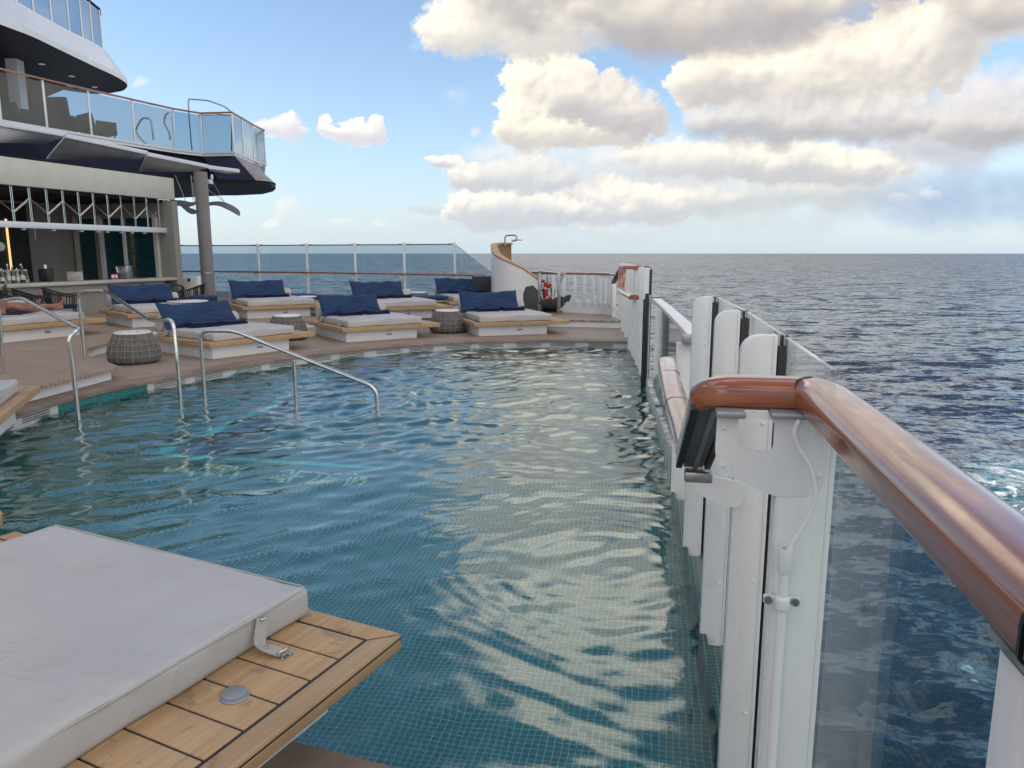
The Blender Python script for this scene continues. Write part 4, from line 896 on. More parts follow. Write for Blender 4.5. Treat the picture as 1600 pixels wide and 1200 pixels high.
def strap_pts(x, y, dx, dy):
    return [A3(x, y, .36), A3(x+dx*.03, y+dy*.03, .33), A3(x+dx*.05, y+dy*.05, .295), A3(x+dx*.12, y+dy*.12, .285)]
def make_daybed(label, rz, loc, group, mirror=False):
    # local origin: front left corner of the platform on the deck, x along the front, y away from the pool
    t = thing('daybed', label, 'daybed', loc, rz, group); sx = -1 if mirror else 1; X = lambda x: x if not mirror else BW-x
    mb = MB().box((X(.12+(BW-.55)/2), .14+(BD-.2)/2, .10), (BW-.55, BD-.2, .20)); mb.build('base', WHITE, t, bevel=.006, local=True)
    zp = .235
    pl = MB(); fr = .095
    pl.box((BW/2, fr/2, zp), (BW, fr, .07)); pl.box((BW/2, BD-fr/2, zp), (BW, fr, .07)); pl.box((fr/2, BD/2, zp), (fr, BD-2*fr-.008, .07)); pl.box((BW-fr/2, BD/2, zp), (fr, BD-2*fr-.008, .07))
    n = 13; w = (BD-2*fr-.01)/n
    for i in range(n): pl.box((BW/2, fr+.005+w*(i+.5), zp), (BW-2*fr-.010, w-.007, .068))
    p = pl.build('platform', TEAK, t, bevel=.004, seg=1, local=True)
    ck = MB().box((BW/2, BD/2, zp-.004), (BW-.05, BD-.05, .055)).build('caulking', CAULK, p, local=True)
    m = softbox(1.5, 1.58, .125, .035, (X(.13+.75), .10+.79, .333), seed=3); m.build('mattress', VINYL, t, local=True, smooth=60)
    b = MB().tube([(X(.10), BD-.28, .46), (X(1.5), BD-.28, .46)], .125, 18); b.build('bolster', VINYL, t, bevel=.02, local=True)
    for (x, y, dx, dy) in [(X(.13), .35, -sx, 0), (X(.13), 1.35, -sx, 0), (X(1.63), .35, sx, 0)]:
        P = strap_pts(x, y, dx, dy); s_ = MB()
        for a, c in zip(P[:-1], P[1:]): s_.beam(a, c, .045, .005, up=(dx*.7, dy*.7, .7))
        o = s_.build('strap', STRAPM, t, local=True); e = P[-1]
        MB().tube([e+A3(dy, dx, 0)*.022*math.cos(a)+A3(dx, dy, 0)*.016*math.sin(a)+A3(0, 0, .004) for a in np.linspace(0, 2*math.pi, 13)], .004, 6).build('ring', STEEL, o, local=True)
    v = MB().box((X(.95), .137, .12), (.10, .012, .06)); q = v.build('socket_plate', STEELM, t, bevel=.004, local=True)
    return t
def cushion_mesh(w, h, t_, seed):
    r2 = np.random.default_rng(seed); nu, nv = 41, 21; vs = []; ph = r2.uniform(0, 6.28, 10)
    for side in (1, -1):
        for i in range(nu):
            for j in range(nv):
                u, v = -1+2*i/(nu-1), -1+2*j/(nv-1); e = (max(0, 1-u**6)*max(0, 1-v**6))**.5
                fold = .014*math.sin(6*u+5*v*u+ph[0])+.010*math.sin(11*(u-.4*v)+ph[1])+.007*math.sin(17*(u*.6+v)+ph[2])
                fold += .014*math.exp(-((u+1)**2*2+(v-1)**2*2))*math.sin(16*math.atan2(v-1.05, u+1.05)+ph[3])*1.2
                x = u*w/2*(1-.03*(1-v*v)*(abs(u)**6)); z = v*h/2*(1-.05*math.cos(u*1.5)*(v > 0)*v**2)
                z += .040*max(0, (v-.2)/.8)**2*(abs(u)**5)*(.3+.7*abs(math.sin(ph[6]+u)))-.018*max(0, v)*(1-u*u)+.012*v*math.sin(4*u+ph[5])
                y = side*t_/2*e+(fold*e if side < 0 else 0)
                vs.append((x, y, z))
    fs = grid_faces(nu, nv); fs2 = [f[::-1] for f in grid_faces(nu, nv, nu*nv)]
    return MB().add(vs, fs+fs2)
def towel_mesh(w, d, h, seed):
    r2 = np.random.default_rng(seed); ph = r2.uniform(0, 6, 4); mb = MB(); nl = 3
    for k in range(nl):
        n = 11; z0 = h*k/nl; vs = []
        for i in range(n):
            x = -w/2+w*i/(n-1); wob = .006*math.sin(5*x+ph[k])+.004*math.sin(17*x+ph[3])
            for q in range(10):
                a = 2*math.pi*q/10; vs.append((x, math.copysign(abs(math.cos(a))**.4, math.cos(a))*(d/2-.008*k)+wob, z0+h/nl/2+math.sin(a)*h/nl*.52+wob*.5+.012*(abs(x)/(w/2))**4*(k == nl-1)))
        fs = [(i*10+j, i*10+(j+1) % 10, (i+1)*10+(j+1) % 10, (i+1)*10+j) for i in range(n-1) for j in range(10)]+[tuple(range(10))[::-1], tuple((n-1)*10+j for j in range(10))]
        mb.add(vs, fs)
    return mb
def dress_bed(loc, rz, where, i, towels=2, lean=.5):
    # navy cover cushion leaning on the bolster and the towels folded at its foot
    R_ = Matrix.Rotation(rz, 4, 'Z'); base = Vector(tuple(map(float, loc)))
    def place(mb, name, mat, p, rx, rzl, lab, cat, grp):
        o = mb.build(name, mat, None, smooth=70, local=True); o.matrix_world = Matrix.Translation(base+(R_ @ Vector(p))) @ R_ @ Matrix.Rotation(rzl, 4, 'Z') @ Matrix.Rotation(rx, 4, 'X')
        return tag(o, lab, cat, grp)
    r2 = random.Random(40+i)
    place(cushion_mesh(1.24+.03*(i % 3), .45+.015*((i*5) % 3), .17, 20+i*3), 'cushion', NAVY, (.69+r2.uniform(-.04, .04), BD-.50, .40+.185), -lean, r2.uniform(-.04, .04), 'navy cushion leaning against the bolster of the '+where, 'cushion', 'navy cushions on the daybeds')
    for k in range(towels):
        x = .58+.52*k+r2.uniform(-.03, .03)
        place(towel_mesh(.46, .26, .075, 60+i*2+k), 'folded_towel', NAVYD, (x, BD-.80+r2.uniform(-.02, .03), .402), 0, r2.uniform(-.09, .09),
              ('left' if k == 0 else 'right')+' folded navy towel at the cushion of the '+where, 'towel', 'navy towels folded on the daybeds')
def corner(px, z): return PZ(px[0], px[1], z)
GB = 'cushioned daybeds set round the pool'
beds = [  # (front left corner pixel, platform height above water, angle, deck height, label, phrase)
    ((535.5, 513.4), .39, 45, DZ, 'daybed in the middle of the far pool edge, between two woven tables', 'middle poolside daybed'),
    ((741.5, 505), .39, 29, DZ, 'daybed farthest right at the pool edge, below the stern gate', 'right pool edge daybed'),
    ((702.5, 471.4), .55, 33, UZ, 'raised daybed right in front of the curved shower wall', 'daybed by the shower wall'),
    ((573, 482.0), .55, 38, UZ, 'raised daybed in the second row, centred before the windscreen', 'second row daybed'),
    ((379.4, 480), .55, 44, UZ, 'raised daybed beside the round column', 'daybed beside the column'),
    ((327.5, 536), .39, 65, DZ, 'daybed behind the middle grab rail with a steel socket in its base', 'daybed behind the grab rail'),
    ((199, 491.6), .55, 55, UZ, 'raised daybed close to the bar counter', 'daybed close to the bar')]
for i, (px, z, ang, dz, lab, wh) in enumerate(beds):
    c = corner(px, z); loc = (c[0], c[1], dz); rz = rad(ang)
    if i == 0: proto = make_daybed(lab, rz, loc, GB)
    else: copy_thing(proto, loc, rz, lab)
    dress_bed(loc, rz, wh, i, lean=.60)
def other_beds():
    r = corner((166, 497), .55); a = rad(76); e1 = A3(math.cos(a), math.sin(a), 0); c = r-e1*BW
    copy_thing(proto, (c[0], c[1], UZ), a, 'daybed at the left with two sunbathers lying on it')
    q = corner((62, 602), .39); a = rad(123); e1 = A3(math.cos(a), math.sin(a), 0); c = q-e1*BW
    copy_thing(proto, (c[0], c[1], DZ), a, 'daybed cut off by the left picture edge on the pool rim')
    return r, rad(76)
H_R, H_A = other_beds()
def near_bed():
    # the large near daybed: own, more detailed build
    N = corner((628, 990), .40); a = rad(-15); e1 = A3(math.cos(a), math.sin(a), 0); e2 = A3(-math.sin(a), math.cos(a), 0)    # e1 to the right end, -e2 towards the camera
    t = thing('daybed', 'large close daybed with bare grey mattress, strap and round metal cap', 'daybed', (N[0], N[1], DZ), a, GB)
    Wd, Dp = 2.2, 1.9; zt = .40-DZ
    pl = MB(); fr = .085; th = .055; zc = zt-th/2
    # mitred border
    def quad(P): pl.hull8([(*p, zt-th) for p in P], [(*p, zt) for p in P])
    g = .004
    quad([(-Wd, -fr+g), (-fr-.001, -fr+g), (-.006, 0), (-Wd, 0)][::1]); quad([(-fr+g, -Dp), (0, -Dp), (0, -.006), (-fr+g, -fr-.004)])
    k = 0; y = -fr-.006
    while y > -Dp+.12:
        pl.box((-Wd/2-fr/2-.003, y-.067, zc), (Wd-fr-.012, .129, th)); y -= .1365; k += 1
    p = pl.build('platform', TEAK, t, bevel=.0035, seg=2, local=True)
    MB().box((-Wd/2, -Dp/2, zc-.0025), (Wd-.008, Dp-.008, th-.003)).build('caulking', CAULK, p, local=True)
    ed = MB(); ed.box((.0006, -Dp/2, zt-.013), (.0016, Dp-.01, .005)); ed.box((-Wd/2, .0006, zt-.013), (Wd-.01, .0016, .005)); ed.build('edge_caulk', CAULK, p, local=True, smooth=0)
    def lc(px, py, z=.40): v = PZ(px, py, z)-A3(N[0], N[1], 0); return v@e1, v@e2
    MB().box((-Wd/2-.17, -Dp/2-.06, (zt-th)/2), (Wd-.1, Dp-.16, zt-th)).build('base', WHITE, t, bevel=.006, local=True)
    # mattress with rounded piping edges
    mw, md, mh = 1.45, 1.75, .115; mx, my = -.375-mw/2, -.035-md/2
    nx, ny = 90, 90; bm = bmesh.new()
    m = softbox(mw, md, mh, .034, (0, 0, 0), sag=.006, seed=9); vs = []
    for x, y, z in m.v:
        dx, dy = mw/2-x, md/2-y      # distance from the far right corner
        if z > 0:
            s_ = math.exp(-((dx-.05)/.10)**2)*(1 if dy < .8 else 0)
            z -= .020*math.exp(-((dx*.55-dy*.35-.02)/.035)**2)*math.exp(-(dx+dy)*2.2)
            z += .014*math.exp(-(dx*dx+dy*dy)/.006)
            z -= .014*math.exp(-((dx-.14)/.05)**2)*math.exp(-((dy-.28)/.30)**2)
            z -= .008*math.exp(-((dx*.3+dy*.5-.33)/.03)**2)*math.exp(-dx*2.5)+.005*math.exp(-((dx*.8-dy*.3-.25)/.04)**2)*math.exp(-(dx+dy)*.9)
        else: pass
        if dx < .05 and abs(z) < .05: x -= .006*math.sin(12*y)+.010*math.exp(-((dy-.42)/.09)**2)
        vs.append((x+mx, y+my, z+zt+mh/2+.002))
    m.v = vs; mt = m.build('mattress', VINYL, t, local=True, smooth=60)
    r_ = .022; zz = zt+mh-.006
    ring = fillet([(mx-mw/2+.01, my-md/2+.01, 0), (mx+mw/2-.006, my-md/2+.01, 0), (mx+mw/2-.006, my+md/2-.006, 0), (mx-mw/2, my+md/2-.006, 0)], .03)
    MB().tube([(q[0], q[1], zz) for q in ring], .0035, 6).build('piping', PIPING, mt, local=True)
    # strap with eyelet, buckle ring and deck plate, about where the photo shows it
    sx = mx+mw/2; sy = lc(412, 985, .47)[1]
    P = catmull([A3(sx+.002, sy+.02, zt+.100), A3(sx+.008, sy+.005, zt+.062), A3(sx+.022, sy-.015, zt+.030), A3(sx+.055, sy-.020, zt+.024), A3(sx+.085, sy-.012, zt+.018), A3(sx+.105, sy-.004, zt+.014)], 4)
    s_ = MB(); s_.sweep(P, [(-.021, -.0018), (.021, -.0018), (.021, .0018), (-.021, .0018)], up=(.6, .1, .8)); st = s_.build('strap', STRAPM, t, local=True)
    MB().lathe([(.009, -.001), (.010, .003), (.004, .006)], tuple(P[1]+A3(.004, 0, .004)), 14).build('eyelet', STEEL, st, local=True)
    MB().lathe([(.008, 0), (.009, .003), (.003, .005)], tuple(P[12]+A3(0, 0, .002)), 14).build('eyelet', STEEL, st, local=True)
    e = P[-1]; MB().tube([e+A3(.016*math.cos(q), .020*math.sin(q), .004+.010*math.cos(q)) for q in np.linspace(0, 2*math.pi, 17)], .0025, 8).build('ring', STEEL, st, local=True)
    f = MB(); f.box((e[0]+.016, e[1]+.002, zt+.002), (.022, .046, .004)); f.tube([(e[0]+.012, e[1]-.014, zt+.004), (e[0]+.012, e[1]-.014, zt+.012), (e[0]+.012, e[1]+.018, zt+.012), (e[0]+.012, e[1]+.018, zt+.004)], .0035, 8); f.build('deck_plate', STEEL, st, local=True)
    cx, cy = lc(367, 1088)
    cp = MB().lathe([(.040, 0), (.043, .002), (.041, .004), (.034, .0045)], (cx, cy, zt), 32).build('metal_cap', GREYM, t, local=True)
    MB().lathe([(.037, 0), (.037, .002), (.035, .003)], (cx-.009, cy+.007, zt+.0047), 28).build('flip_lid', GREYM, cp, local=True)
    # the corner of one more platform peeping in at the left edge
    q = PZ(3, 800, .39); a2 = rad(145)
    copy_thing(proto, (q[0], q[1], DZ), a2, 'daybed whose bare teak corner just peeps in at the left picture edge')
near_bed()
# ------------------------------------------------------------------ loungers, tables, ottomans
def ottoman(loc, r, label, proto=None):
    if proto: return copy_thing(proto, loc, random.uniform(0, 1), label)
    t = thing('woven_ottoman', label, 'side table', loc, 0, 'round woven rope tables')
    prof = [(.30, .015), (.335, .03), (.355, .09), (.352, .16), (.335, .25), (.30, .33), (.262, .405), (.25, .43)]
    P = catmull([(a, 0, b) for a, b in prof], 3); prof = [(p[0], p[2]) for p in P]
    MB().lathe(prof, (0, 0, 0), 120, fn=lambda i, a, z: 1+.022*(1 if math.sin(a*30) > 0 else -.6)*(.6+.4*math.sin(i*2.1+3*math.floor(a*30/math.pi)))).build('woven_body', ROPE, t, local=True, smooth=20)
    for z, rr in ((.115, .362), (.20, .352), (.285, .327), (.365, .29)): MB().tube([(rr*math.cos(a), rr*math.sin(a), z) for a in np.linspace(0, 2*math.pi, 49)], .006, 6).build('rope_band', ROPEL, t, local=True)
    for k in range(20):
        a = 2*math.pi*k/20; MB().tube([((r_+.004)*math.cos(a), (r_+.004)*math.sin(a), z) for r_, z in prof[2:]], .006, 5).build('rope_rib', ROPEL, t, local=True)
    MB().lathe([(.27, .0), (.31, .004), (.31, .02), (.2, .025)], (0, 0, 0), 40).build('foot', BLACK, t, local=True)
    MB().lathe([(.235, 0), (.248, .008), (.248, .022), (.243, .028), (.12, .0285)], (0, 0, .425), 48).build('tray_top', TOPW, t, local=True)
    return t
q = PZ(211, 566, DZ); OT = ottoman(q, 1, 'woven rope table next to the boarding platform at the left')
for px, z, lab in [((450, 530), DZ, 'woven rope table behind the left end of the middle daybed'), ((699, 519), DZ, 'woven rope table between the two right poolside daybeds'), ((652, 484), UZ, 'woven rope table half hidden behind the second row daybed')]:
    ottoman(PZ(px[0], px[1], z), 1, lab, OT)
def round_table(loc, label, h=.44, r=.36):
    t = thing('round_table', label, 'table', loc, 0, 'low white round tables')
    MB().lathe([(r-.02, 0), (r, .006), (r, .02), (r-.01, .024), (.1, .0245)], (0, 0, h), 40).build('tabletop', TOPW, t, local=True); MB().tube([(0, 0, .01), (0, 0, h)], .03, 12).build('stem', GREYM, t, local=True); MB().lathe([(.2, 0), (.2, .01), (.03, .02)], (0, 0, 0), 24).build('foot', GREYM, t, local=True)
    return t
q = PD(293, 470, 15.6); round_table((q[0], q[1], DZ), 'white round table behind the daybed with the steel socket', q[2]-DZ-.02, .40)
q = PD(480, 463, 17.5); round_table((q[0], q[1], UZ), 'white round table beside the navy lounger', q[2]-UZ-.02, .22)
def lounger(loc, rz, label, proto=None):
    if proto: return copy_thing(proto, loc, rz, label)
    t = thing('sun_lounger', label, 'sun lounger', loc, rz, 'navy sun loungers by the windscreen')
    MB().box((0, 0, .25), (1.9, .64, .04)).build('frame', GREYM, t, bevel=.01, local=True)
    for x in (-.8, .8):
        for y in (-.28, .28): MB().box((x, y, .115), (.05, .05, .23)).build('leg', GREYM, t, local=True)
    softbox(1.25, .62, .09, .03, (.30, 0, .315)).build('seat_cushion', NAVY, t, local=True, smooth=60)
    b = MB(); b.hull8([(-.33, -.31, .30), (-.33, .31, .30), (-.24, .31, .36), (-.24, -.31, .36)], [(-.78, -.31, .52), (-.78, .31, .52), (-.72, .31, .60), (-.72, -.31, .60)]); b.build('back_cushion', NAVY, t, bevel=.03, seg=3, local=True)
    MB().tube([(-.74, -.28, .62), (-.74, .28, .62)], .07, 12).build('head_roll', NAVYD, t, bevel=.01, local=True)
    return t
q = PD(478, 461, 18.9); LG = lounger((q[0], q[1], UZ), YAW+.15, 'navy cushioned lounger lying behind the middle daybed')
q = PD(662, 456, 18.6); lounger((q[0], q[1], UZ), YAW+.1, 'navy cushioned lounger behind the second row daybed, right of centre', LG)
q = PD(437, 460, 19.4); lounger((q[0], q[1], UZ), YAW+.25, 'navy lounger half covered by the cushion of the daybed by the column', LG)
# ------------------------------------------------------------------ steel grab rails
def grab(label, pts, r=.021):
    t = thing('grab_rail', label, 'grab rail', pts[0], 0, 'steel grab rails into the pool')
    MB().tube(fillet(pts, .11, 6), r, 14).build('tube', STEEL, t); return t
yb = PZ(321, 632, 0)[1]
a = PZ(321, 634, 0); s_ = 7.48
t = grab('long sloping steel grab rail standing in the pool with a middle leg', [A3(a[0], a[1], -.5), A3(a[0], a[1], .85), A3(a[0]+.42, a[1]+.005, .855), A3(-2.97, 7.52, .26), A3(-2.94, 7.53, -.5)])
p = PZ(459, 641, 0); MB().tube([(p[0], p[1]+.06, -.5), (p[0], p[1]+.06, .545)], .019, 12).build('middle_leg', STEEL, t)
a = PZ(283, 640, 0); b = PZ(133, 562, UZ); 
grab('high steel grab rail from the platform into the pool beside the daybed', [A3(b[0], b[1], UZ), PD(122, 455, (b@FW)), PD(163, 454, (b@FW)-.05)*.5+PD(163, 454, (b@FW)-.25)*.5, PD(236, 501, (a@FW)+.35), PD(270, 499, (a@FW)+.05), A3(a[0], a[1], .55), A3(a[0], a[1], -.5)])
a = PZ(123, 658, 0); b = PZ(5, 585, UZ)
grab('steel grab rail at the left with its bent end dipping into the pool', [A3(b[0], b[1], UZ), PD(-2, 470, (b@FW)), PD(33, 465, (b@FW)-.2), PD(124, 514, (a@FW)+.12), PD(106, 526, (a@FW)-.02), PD(112, 560, (a@FW)), A3(a[0], a[1], -.02), A3(a[0], a[1], -.5)])
# ------------------------------------------------------------------ bar under the terrace
E0 = PD(278, 432, 20.5)[:2]; L0 = PD(0, 443, 15.6)[:2]; bd = (E0-L0)/np.linalg.norm(E0-L0); bn = A3(-bd[1], bd[0])      # bn points away from the pool
L1 = L0-bd*5.0
def fac(px, off=0.):      # position along the facade (metres from its right end) for a picture column
    d = ray(px, 430); A = np.array([[d[0], -bd[0]], [d[1], -bd[1]]]); o = E0+bn*off; return float(np.linalg.solve(A, o)[1])
def fp(s, off, z): q = E0+bd*s+bn*off; return A3(q[0], q[1], z)
def fbox(mb, s0, s1, o0, o1, z0, z1): return mb.hull8([fp(s0, o0, z0), fp(s1, o0, z0), fp(s1, o1, z0), fp(s0, o1, z0)], [fp(s0, o0, z1), fp(s1, o0, z1), fp(s1, o1, z1), fp(s0, o1, z1)])
def bar():
    t = thing('bar_pavilion', 'open bar with pale counter under the terrace at the left', 'bar', fp(-3, 1, DZ))
    SL = -9.5
    fbox(MB(), SL, -.02, -.12, 0, 3.10, 3.66).build('fascia', CREAM, t, bevel=.01)
    fbox(MB(), SL, 0, .0, 4.2, 3.6, 3.72).build('roof', SOFFIT, t)
    fbox(MB(), SL, 0, .02, 4.0, 3.02, 3.09).build('ceiling', SOFFIT, t)
    fbox(MB(), SL, -.02, -.28, .38, .985, 1.06).build('counter_top', STONE, t, bevel=.01)
    fbox(MB(), SL, -.55, -.05, .3, .80, .975).build('counter_apron', STONE, t, bevel=.006)
    fbox(MB(), SL, -.55, .05, .3, DZ, .795).build('counter_front', TAUPE, t)
    
    def eo(px, s0=-.35):      # offset along the end wall (faces the camera) for a picture column
        d = ray(px, 430); o = E0+bd*s0; A = np.array([[d[0], -bn[0]], [d[1], -bn[1]]]); return float(np.linalg.solve(A, o)[1])
    OC = eo(122)
    def ebox(px0, px1, z0, z1, d0, d1, name, mat, parent): return fbox(MB(), -.35-d1, -.35-d0, eo(px1), eo(px0), z0, z1).build(name, mat, parent, smooth=0)
    ebox(122, 277, DZ, 3.05, -.2, 0, 'end_wall', TAUPE, t)
    for a_, b_ in ((131, 157.5), (169, 199.5), (203.5, 247)):
        o = ebox(a_, b_, .92, 2.62, .0, .02, 'window', DGLASS, t); ebox(a_+.5, b_-.5, 1.66, 1.685, .021, .026, 'transom', DARK, o)
    for a_, b_, mt in ((125.5, 130.5, CREAM), (158, 163, TAUPE), (164, 168.7, WHITE), (200, 203, WHITE), (248, 253, CREAM)): ebox(a_, b_, .92, 2.70, .0, .09, 'window_post', mt, t)
    ebox(125.5, 253, 2.63, 2.78, .0, .085, 'window_head', TAUPE, t)
    fbox(MB(), -9.3, -.4, OC-.55, OC, .85, .90).build('back_counter', STONE, t)
    fbox(MB(), SL, -.15, OC, OC+.15, DZ, 3.05).build('back_wall', TAUPE, t)
    w = lambda px: fac(px, OC)
    # recess with lit shelf at the left
    fbox(MB(), w(-60), w(50), OC-.04, OC, .9, 2.95).build('shelf_recess', DARK, t)
    fbox(MB(), w(15.2), w(17.2), OC-.08, OC-.045, .95, 2.55).build('light_strip', LEDW, t)
    f = MB(); fbox(f, w(60.5), w(62), OC-.03, OC, 2.05, 2.35); f.build('wall_light', WHITE, t)
    for px in (45, 91, 134, 160, 174, 196, 212, 231): q = fp(fac(px, .05), .05, 2.19); MB().lathe([(.045, 0), (.05, .02), (.05, .03)], q, 12).build('spot_light', PLASTIC, t)
    # hanging screen of polished rods with chevrons
    s = thing('rod_screen', 'hanging screen of polished rods with chevrons over the bar', 'screen', fp(-3, 0, 2.2))
    fbox(MB(), SL, .03, -.06, .06, 2.23, 2.36).build('lower_beam', FASW, s, bevel=.006)
    xs = [265, 256, 237, 217, 196, 175, 151, 129, 104, 80, 53, 27, 2]; S_ = [fac(x, -.02) for x in xs]
    st = (S_[1]-S_[-1])/(len(S_)-2); S_ = [S_[0]]+[S_[1]-st*i for i in range(0, 22)]
    zt, zp, zv = 3.10, 2.86, 2.55
    for off, dx in ((-.02, 0), (.02, .17*st)):
        for i, s0 in enumerate(S_): MB().tube([fp(s0+dx, off, 2.36), fp(s0+dx, off, zt)], .007, 6).build('upright_rod', STEEL, s)
        for i in range(1, len(S_)-1):
            a, b = (zp, zv) if i % 2 == 0 else (zv, zp); MB().tube([fp(S_[i]+dx, off, a), fp(S_[i+1]+dx, off, b)], .007, 6).build('chevron_rod', STEEL, s)
bar()
def bar_things():
    spots = [(3, .2), (9, .9), (13, .1), (16, 1.2), (20, .3), (24, 1.0), (27, .2), (31, 1.1), (34, .4), (38, .9), (42, .5), (22, .6), (6, .6), (1, 1.3), (5.5, .8), (11, 1.2), (14.5, .7), (18, .9), (29, .8), (36, .3), (40, 1.1)]
    kinds = ['dark green', 'amber', 'clear', 'black']
    for i, (px, o) in enumerate(spots):
        k = i % 4; off = .25 if o < .5 else 1.5; z = 1.06 if off < 1 else .905; q = fp(fac(px, off), off, z); hh = (.30+.05*((i*7) % 3)) if off < 1 else .40
        b = thing('bottle', kinds[k]+' bottle among the bar bottles at the left', 'bottle', q, 0, 'bottles on the bar')
        MB().lathe([(.036, 0), (.040, .01), (.040, hh*.55), (.030, hh*.66), (.014, hh*.74), (.013, hh*.94)], q, 12).build('glass_body', BOTT[k], b)
        MB().lathe([(.015, 0), (.016, .02), (.014, .035)], (q[0], q[1], q[2]+hh*.94), 10).build('cap', PLASTIC if k != 3 else STEELM, b)
        MB().lathe([(.0408, hh*.18), (.0412, hh*.2), (.0412, hh*.42), (.0408, hh*.44)], q, 12).build('paper_label', CREAM, b)
    q = fp(fac(72, .3), .3, 1.06); b = thing('bin_box', 'black box standing on the bar counter', 'box', q); m = MB(); m.box((q[0], q[1], q[2]+.15), (.22, .22, .29), .2); m.build('body', BLACK, b, bevel=.01); MB().lathe([(.03, 0), (.03, .06), (.012, .09)], (q[0], q[1], q[2]+.295), 10).build('pump', PLASTIC, b)
    q = fp(fac(117, .2), .2, 1.06); b = thing('menu_board', 'pale wooden menu block on the bar counter', 'menu board', q); MB().box((q[0], q[1], q[2]+.11), (.34, .05, .20), .3).build('board', STONE, b, bevel=.006); MB().box((q[0], q[1], q[2]+.008), (.30, .10, .016), .3).build('stand', TAUPE, b)
    q = fp(fac(195, .25), .25, 1.06); b = thing('coffee_machine', 'steel coffee machine on the bar counter before the windows', 'coffee machine', q)
    MB().box((q[0], q[1], q[2]+.17), (.30, .26, .32), .1).build('housing', STEELM, b, bevel=.02); MB().box((q[0]-.2, q[1], q[2]+.13), (.16, .2, .24), .1).build('grinder', BLACK, b, bevel=.02); MB().tube([(q[0]-.1, q[1]-.16, q[2]+.3), (q[0]-.06, q[1]-.17, q[2]+.15)], .015, 8).build('lever', STEEL, b)
    for i, px in enumerate((176, 181)):
        q = fp(fac(px, .05), .05, 1.06); b = thing('red_can', 'small pink and white can beside the coffee machine', 'can', q, 0, 'cans beside the coffee machine'); MB().lathe([(.03, 0), (.035, .01), (.035, .12), (.03, .13)], q, 14).build('body', pmat('pink_can', (.5, .12, .2), .4), b); MB().lathe([(.0356, .05), (.0358, .06), (.0358, .09), (.0356, .1)], q, 14).build('band', WHITE, b)
    q = fp(fac(4.5, 1.9), 1.9, 1.85); b = thing('globe_lamp', 'pale globe lamp hanging in the bar recess at the left', 'lamp', q); MB().lathe([(.01, -.12), (.08, -.09), (.12, 0), (.08, .09), (.01, .12)], q, 18).build('globe', PLASTIC, b); MB().tube([(q[0], q[1], q[2]+.1), (q[0], q[1], 2.9)], .006, 6).build('cord', BLACK, b)
bar_things()
def woven_chair(loc, rz, label, proto=None):
    if proto: return copy_thing(proto, loc, rz, label)
    t = thing('woven_chair', label, 'chair', loc, rz, 'dark woven chairs by the bar')
    for x in (-.24, .24):
        for y in (-.22, .22): MB().tube([(x, y, 0), (x*.92, y*.92, .42)], .014, 8).build('leg', BLACK, t, local=True)
    MB().box((0, 0, .44), (.54, .50, .06)).build('seat', NAVYD, t, bevel=.02, local=True)
    top = [(-.30, -.24, .64), (-.31, .05, .70), (-.26, .26, .78), (0, .33, .82), (.26, .26, .78), (.31, .05, .70), (.30, -.24, .64)]; P = catmull(top, 6)
    MB().tube(P, .016, 8).build('arm_rail', WICKER, t, local=True); m = MB()
    for i, p in enumerate(P): m.tube([p, (p[0]*.85, p[1]*.85, .45)], .009, 5)
    m.build('woven_back', WICKER, t, local=True); return t
ch = [((38, 494), 14.4, 2.9, 'dark woven chair behind the sunbathers, left of the pair'), ((55, 494), 14.9, 2.6, 'dark woven chair behind the sunbathers, right of the pair'), ((100, 494), 15.3, 2.2, 'dark woven chair between the sunbathers and the navy cushion'),
      ((247, 480), 18.6, 1.9, 'dark woven chair right of the navy cushion close to the bar'), ((268, 478), 18.2, .6, 'dark woven armchair in front of the pale cabinet'), ((300, 478), 18.8, -1.2, 'dark lattice armchair beside the round column')]
WC = None
for (px, D, rz, lab) in ch:
    q = PD(px[0], px[1], D); c = woven_chair((q[0], q[1], DZ if D > 16 else UZ-.1), rz, lab, WC); WC = WC or c
q = PD(317, 470, 17.8); n_ = thing('navy_pouf', 'small navy pouf in front of the column', 'pouf', (q[0], q[1], DZ)); softbox(.5, .5, q[2]-DZ+.12, .06, (0, 0, (q[2]-DZ+.12)/2)).build('body', NAVY, n_, local=True); MB().box((0, 0, .02), (.4, .4, .04)).build('foot', BLACK, n_, local=True)
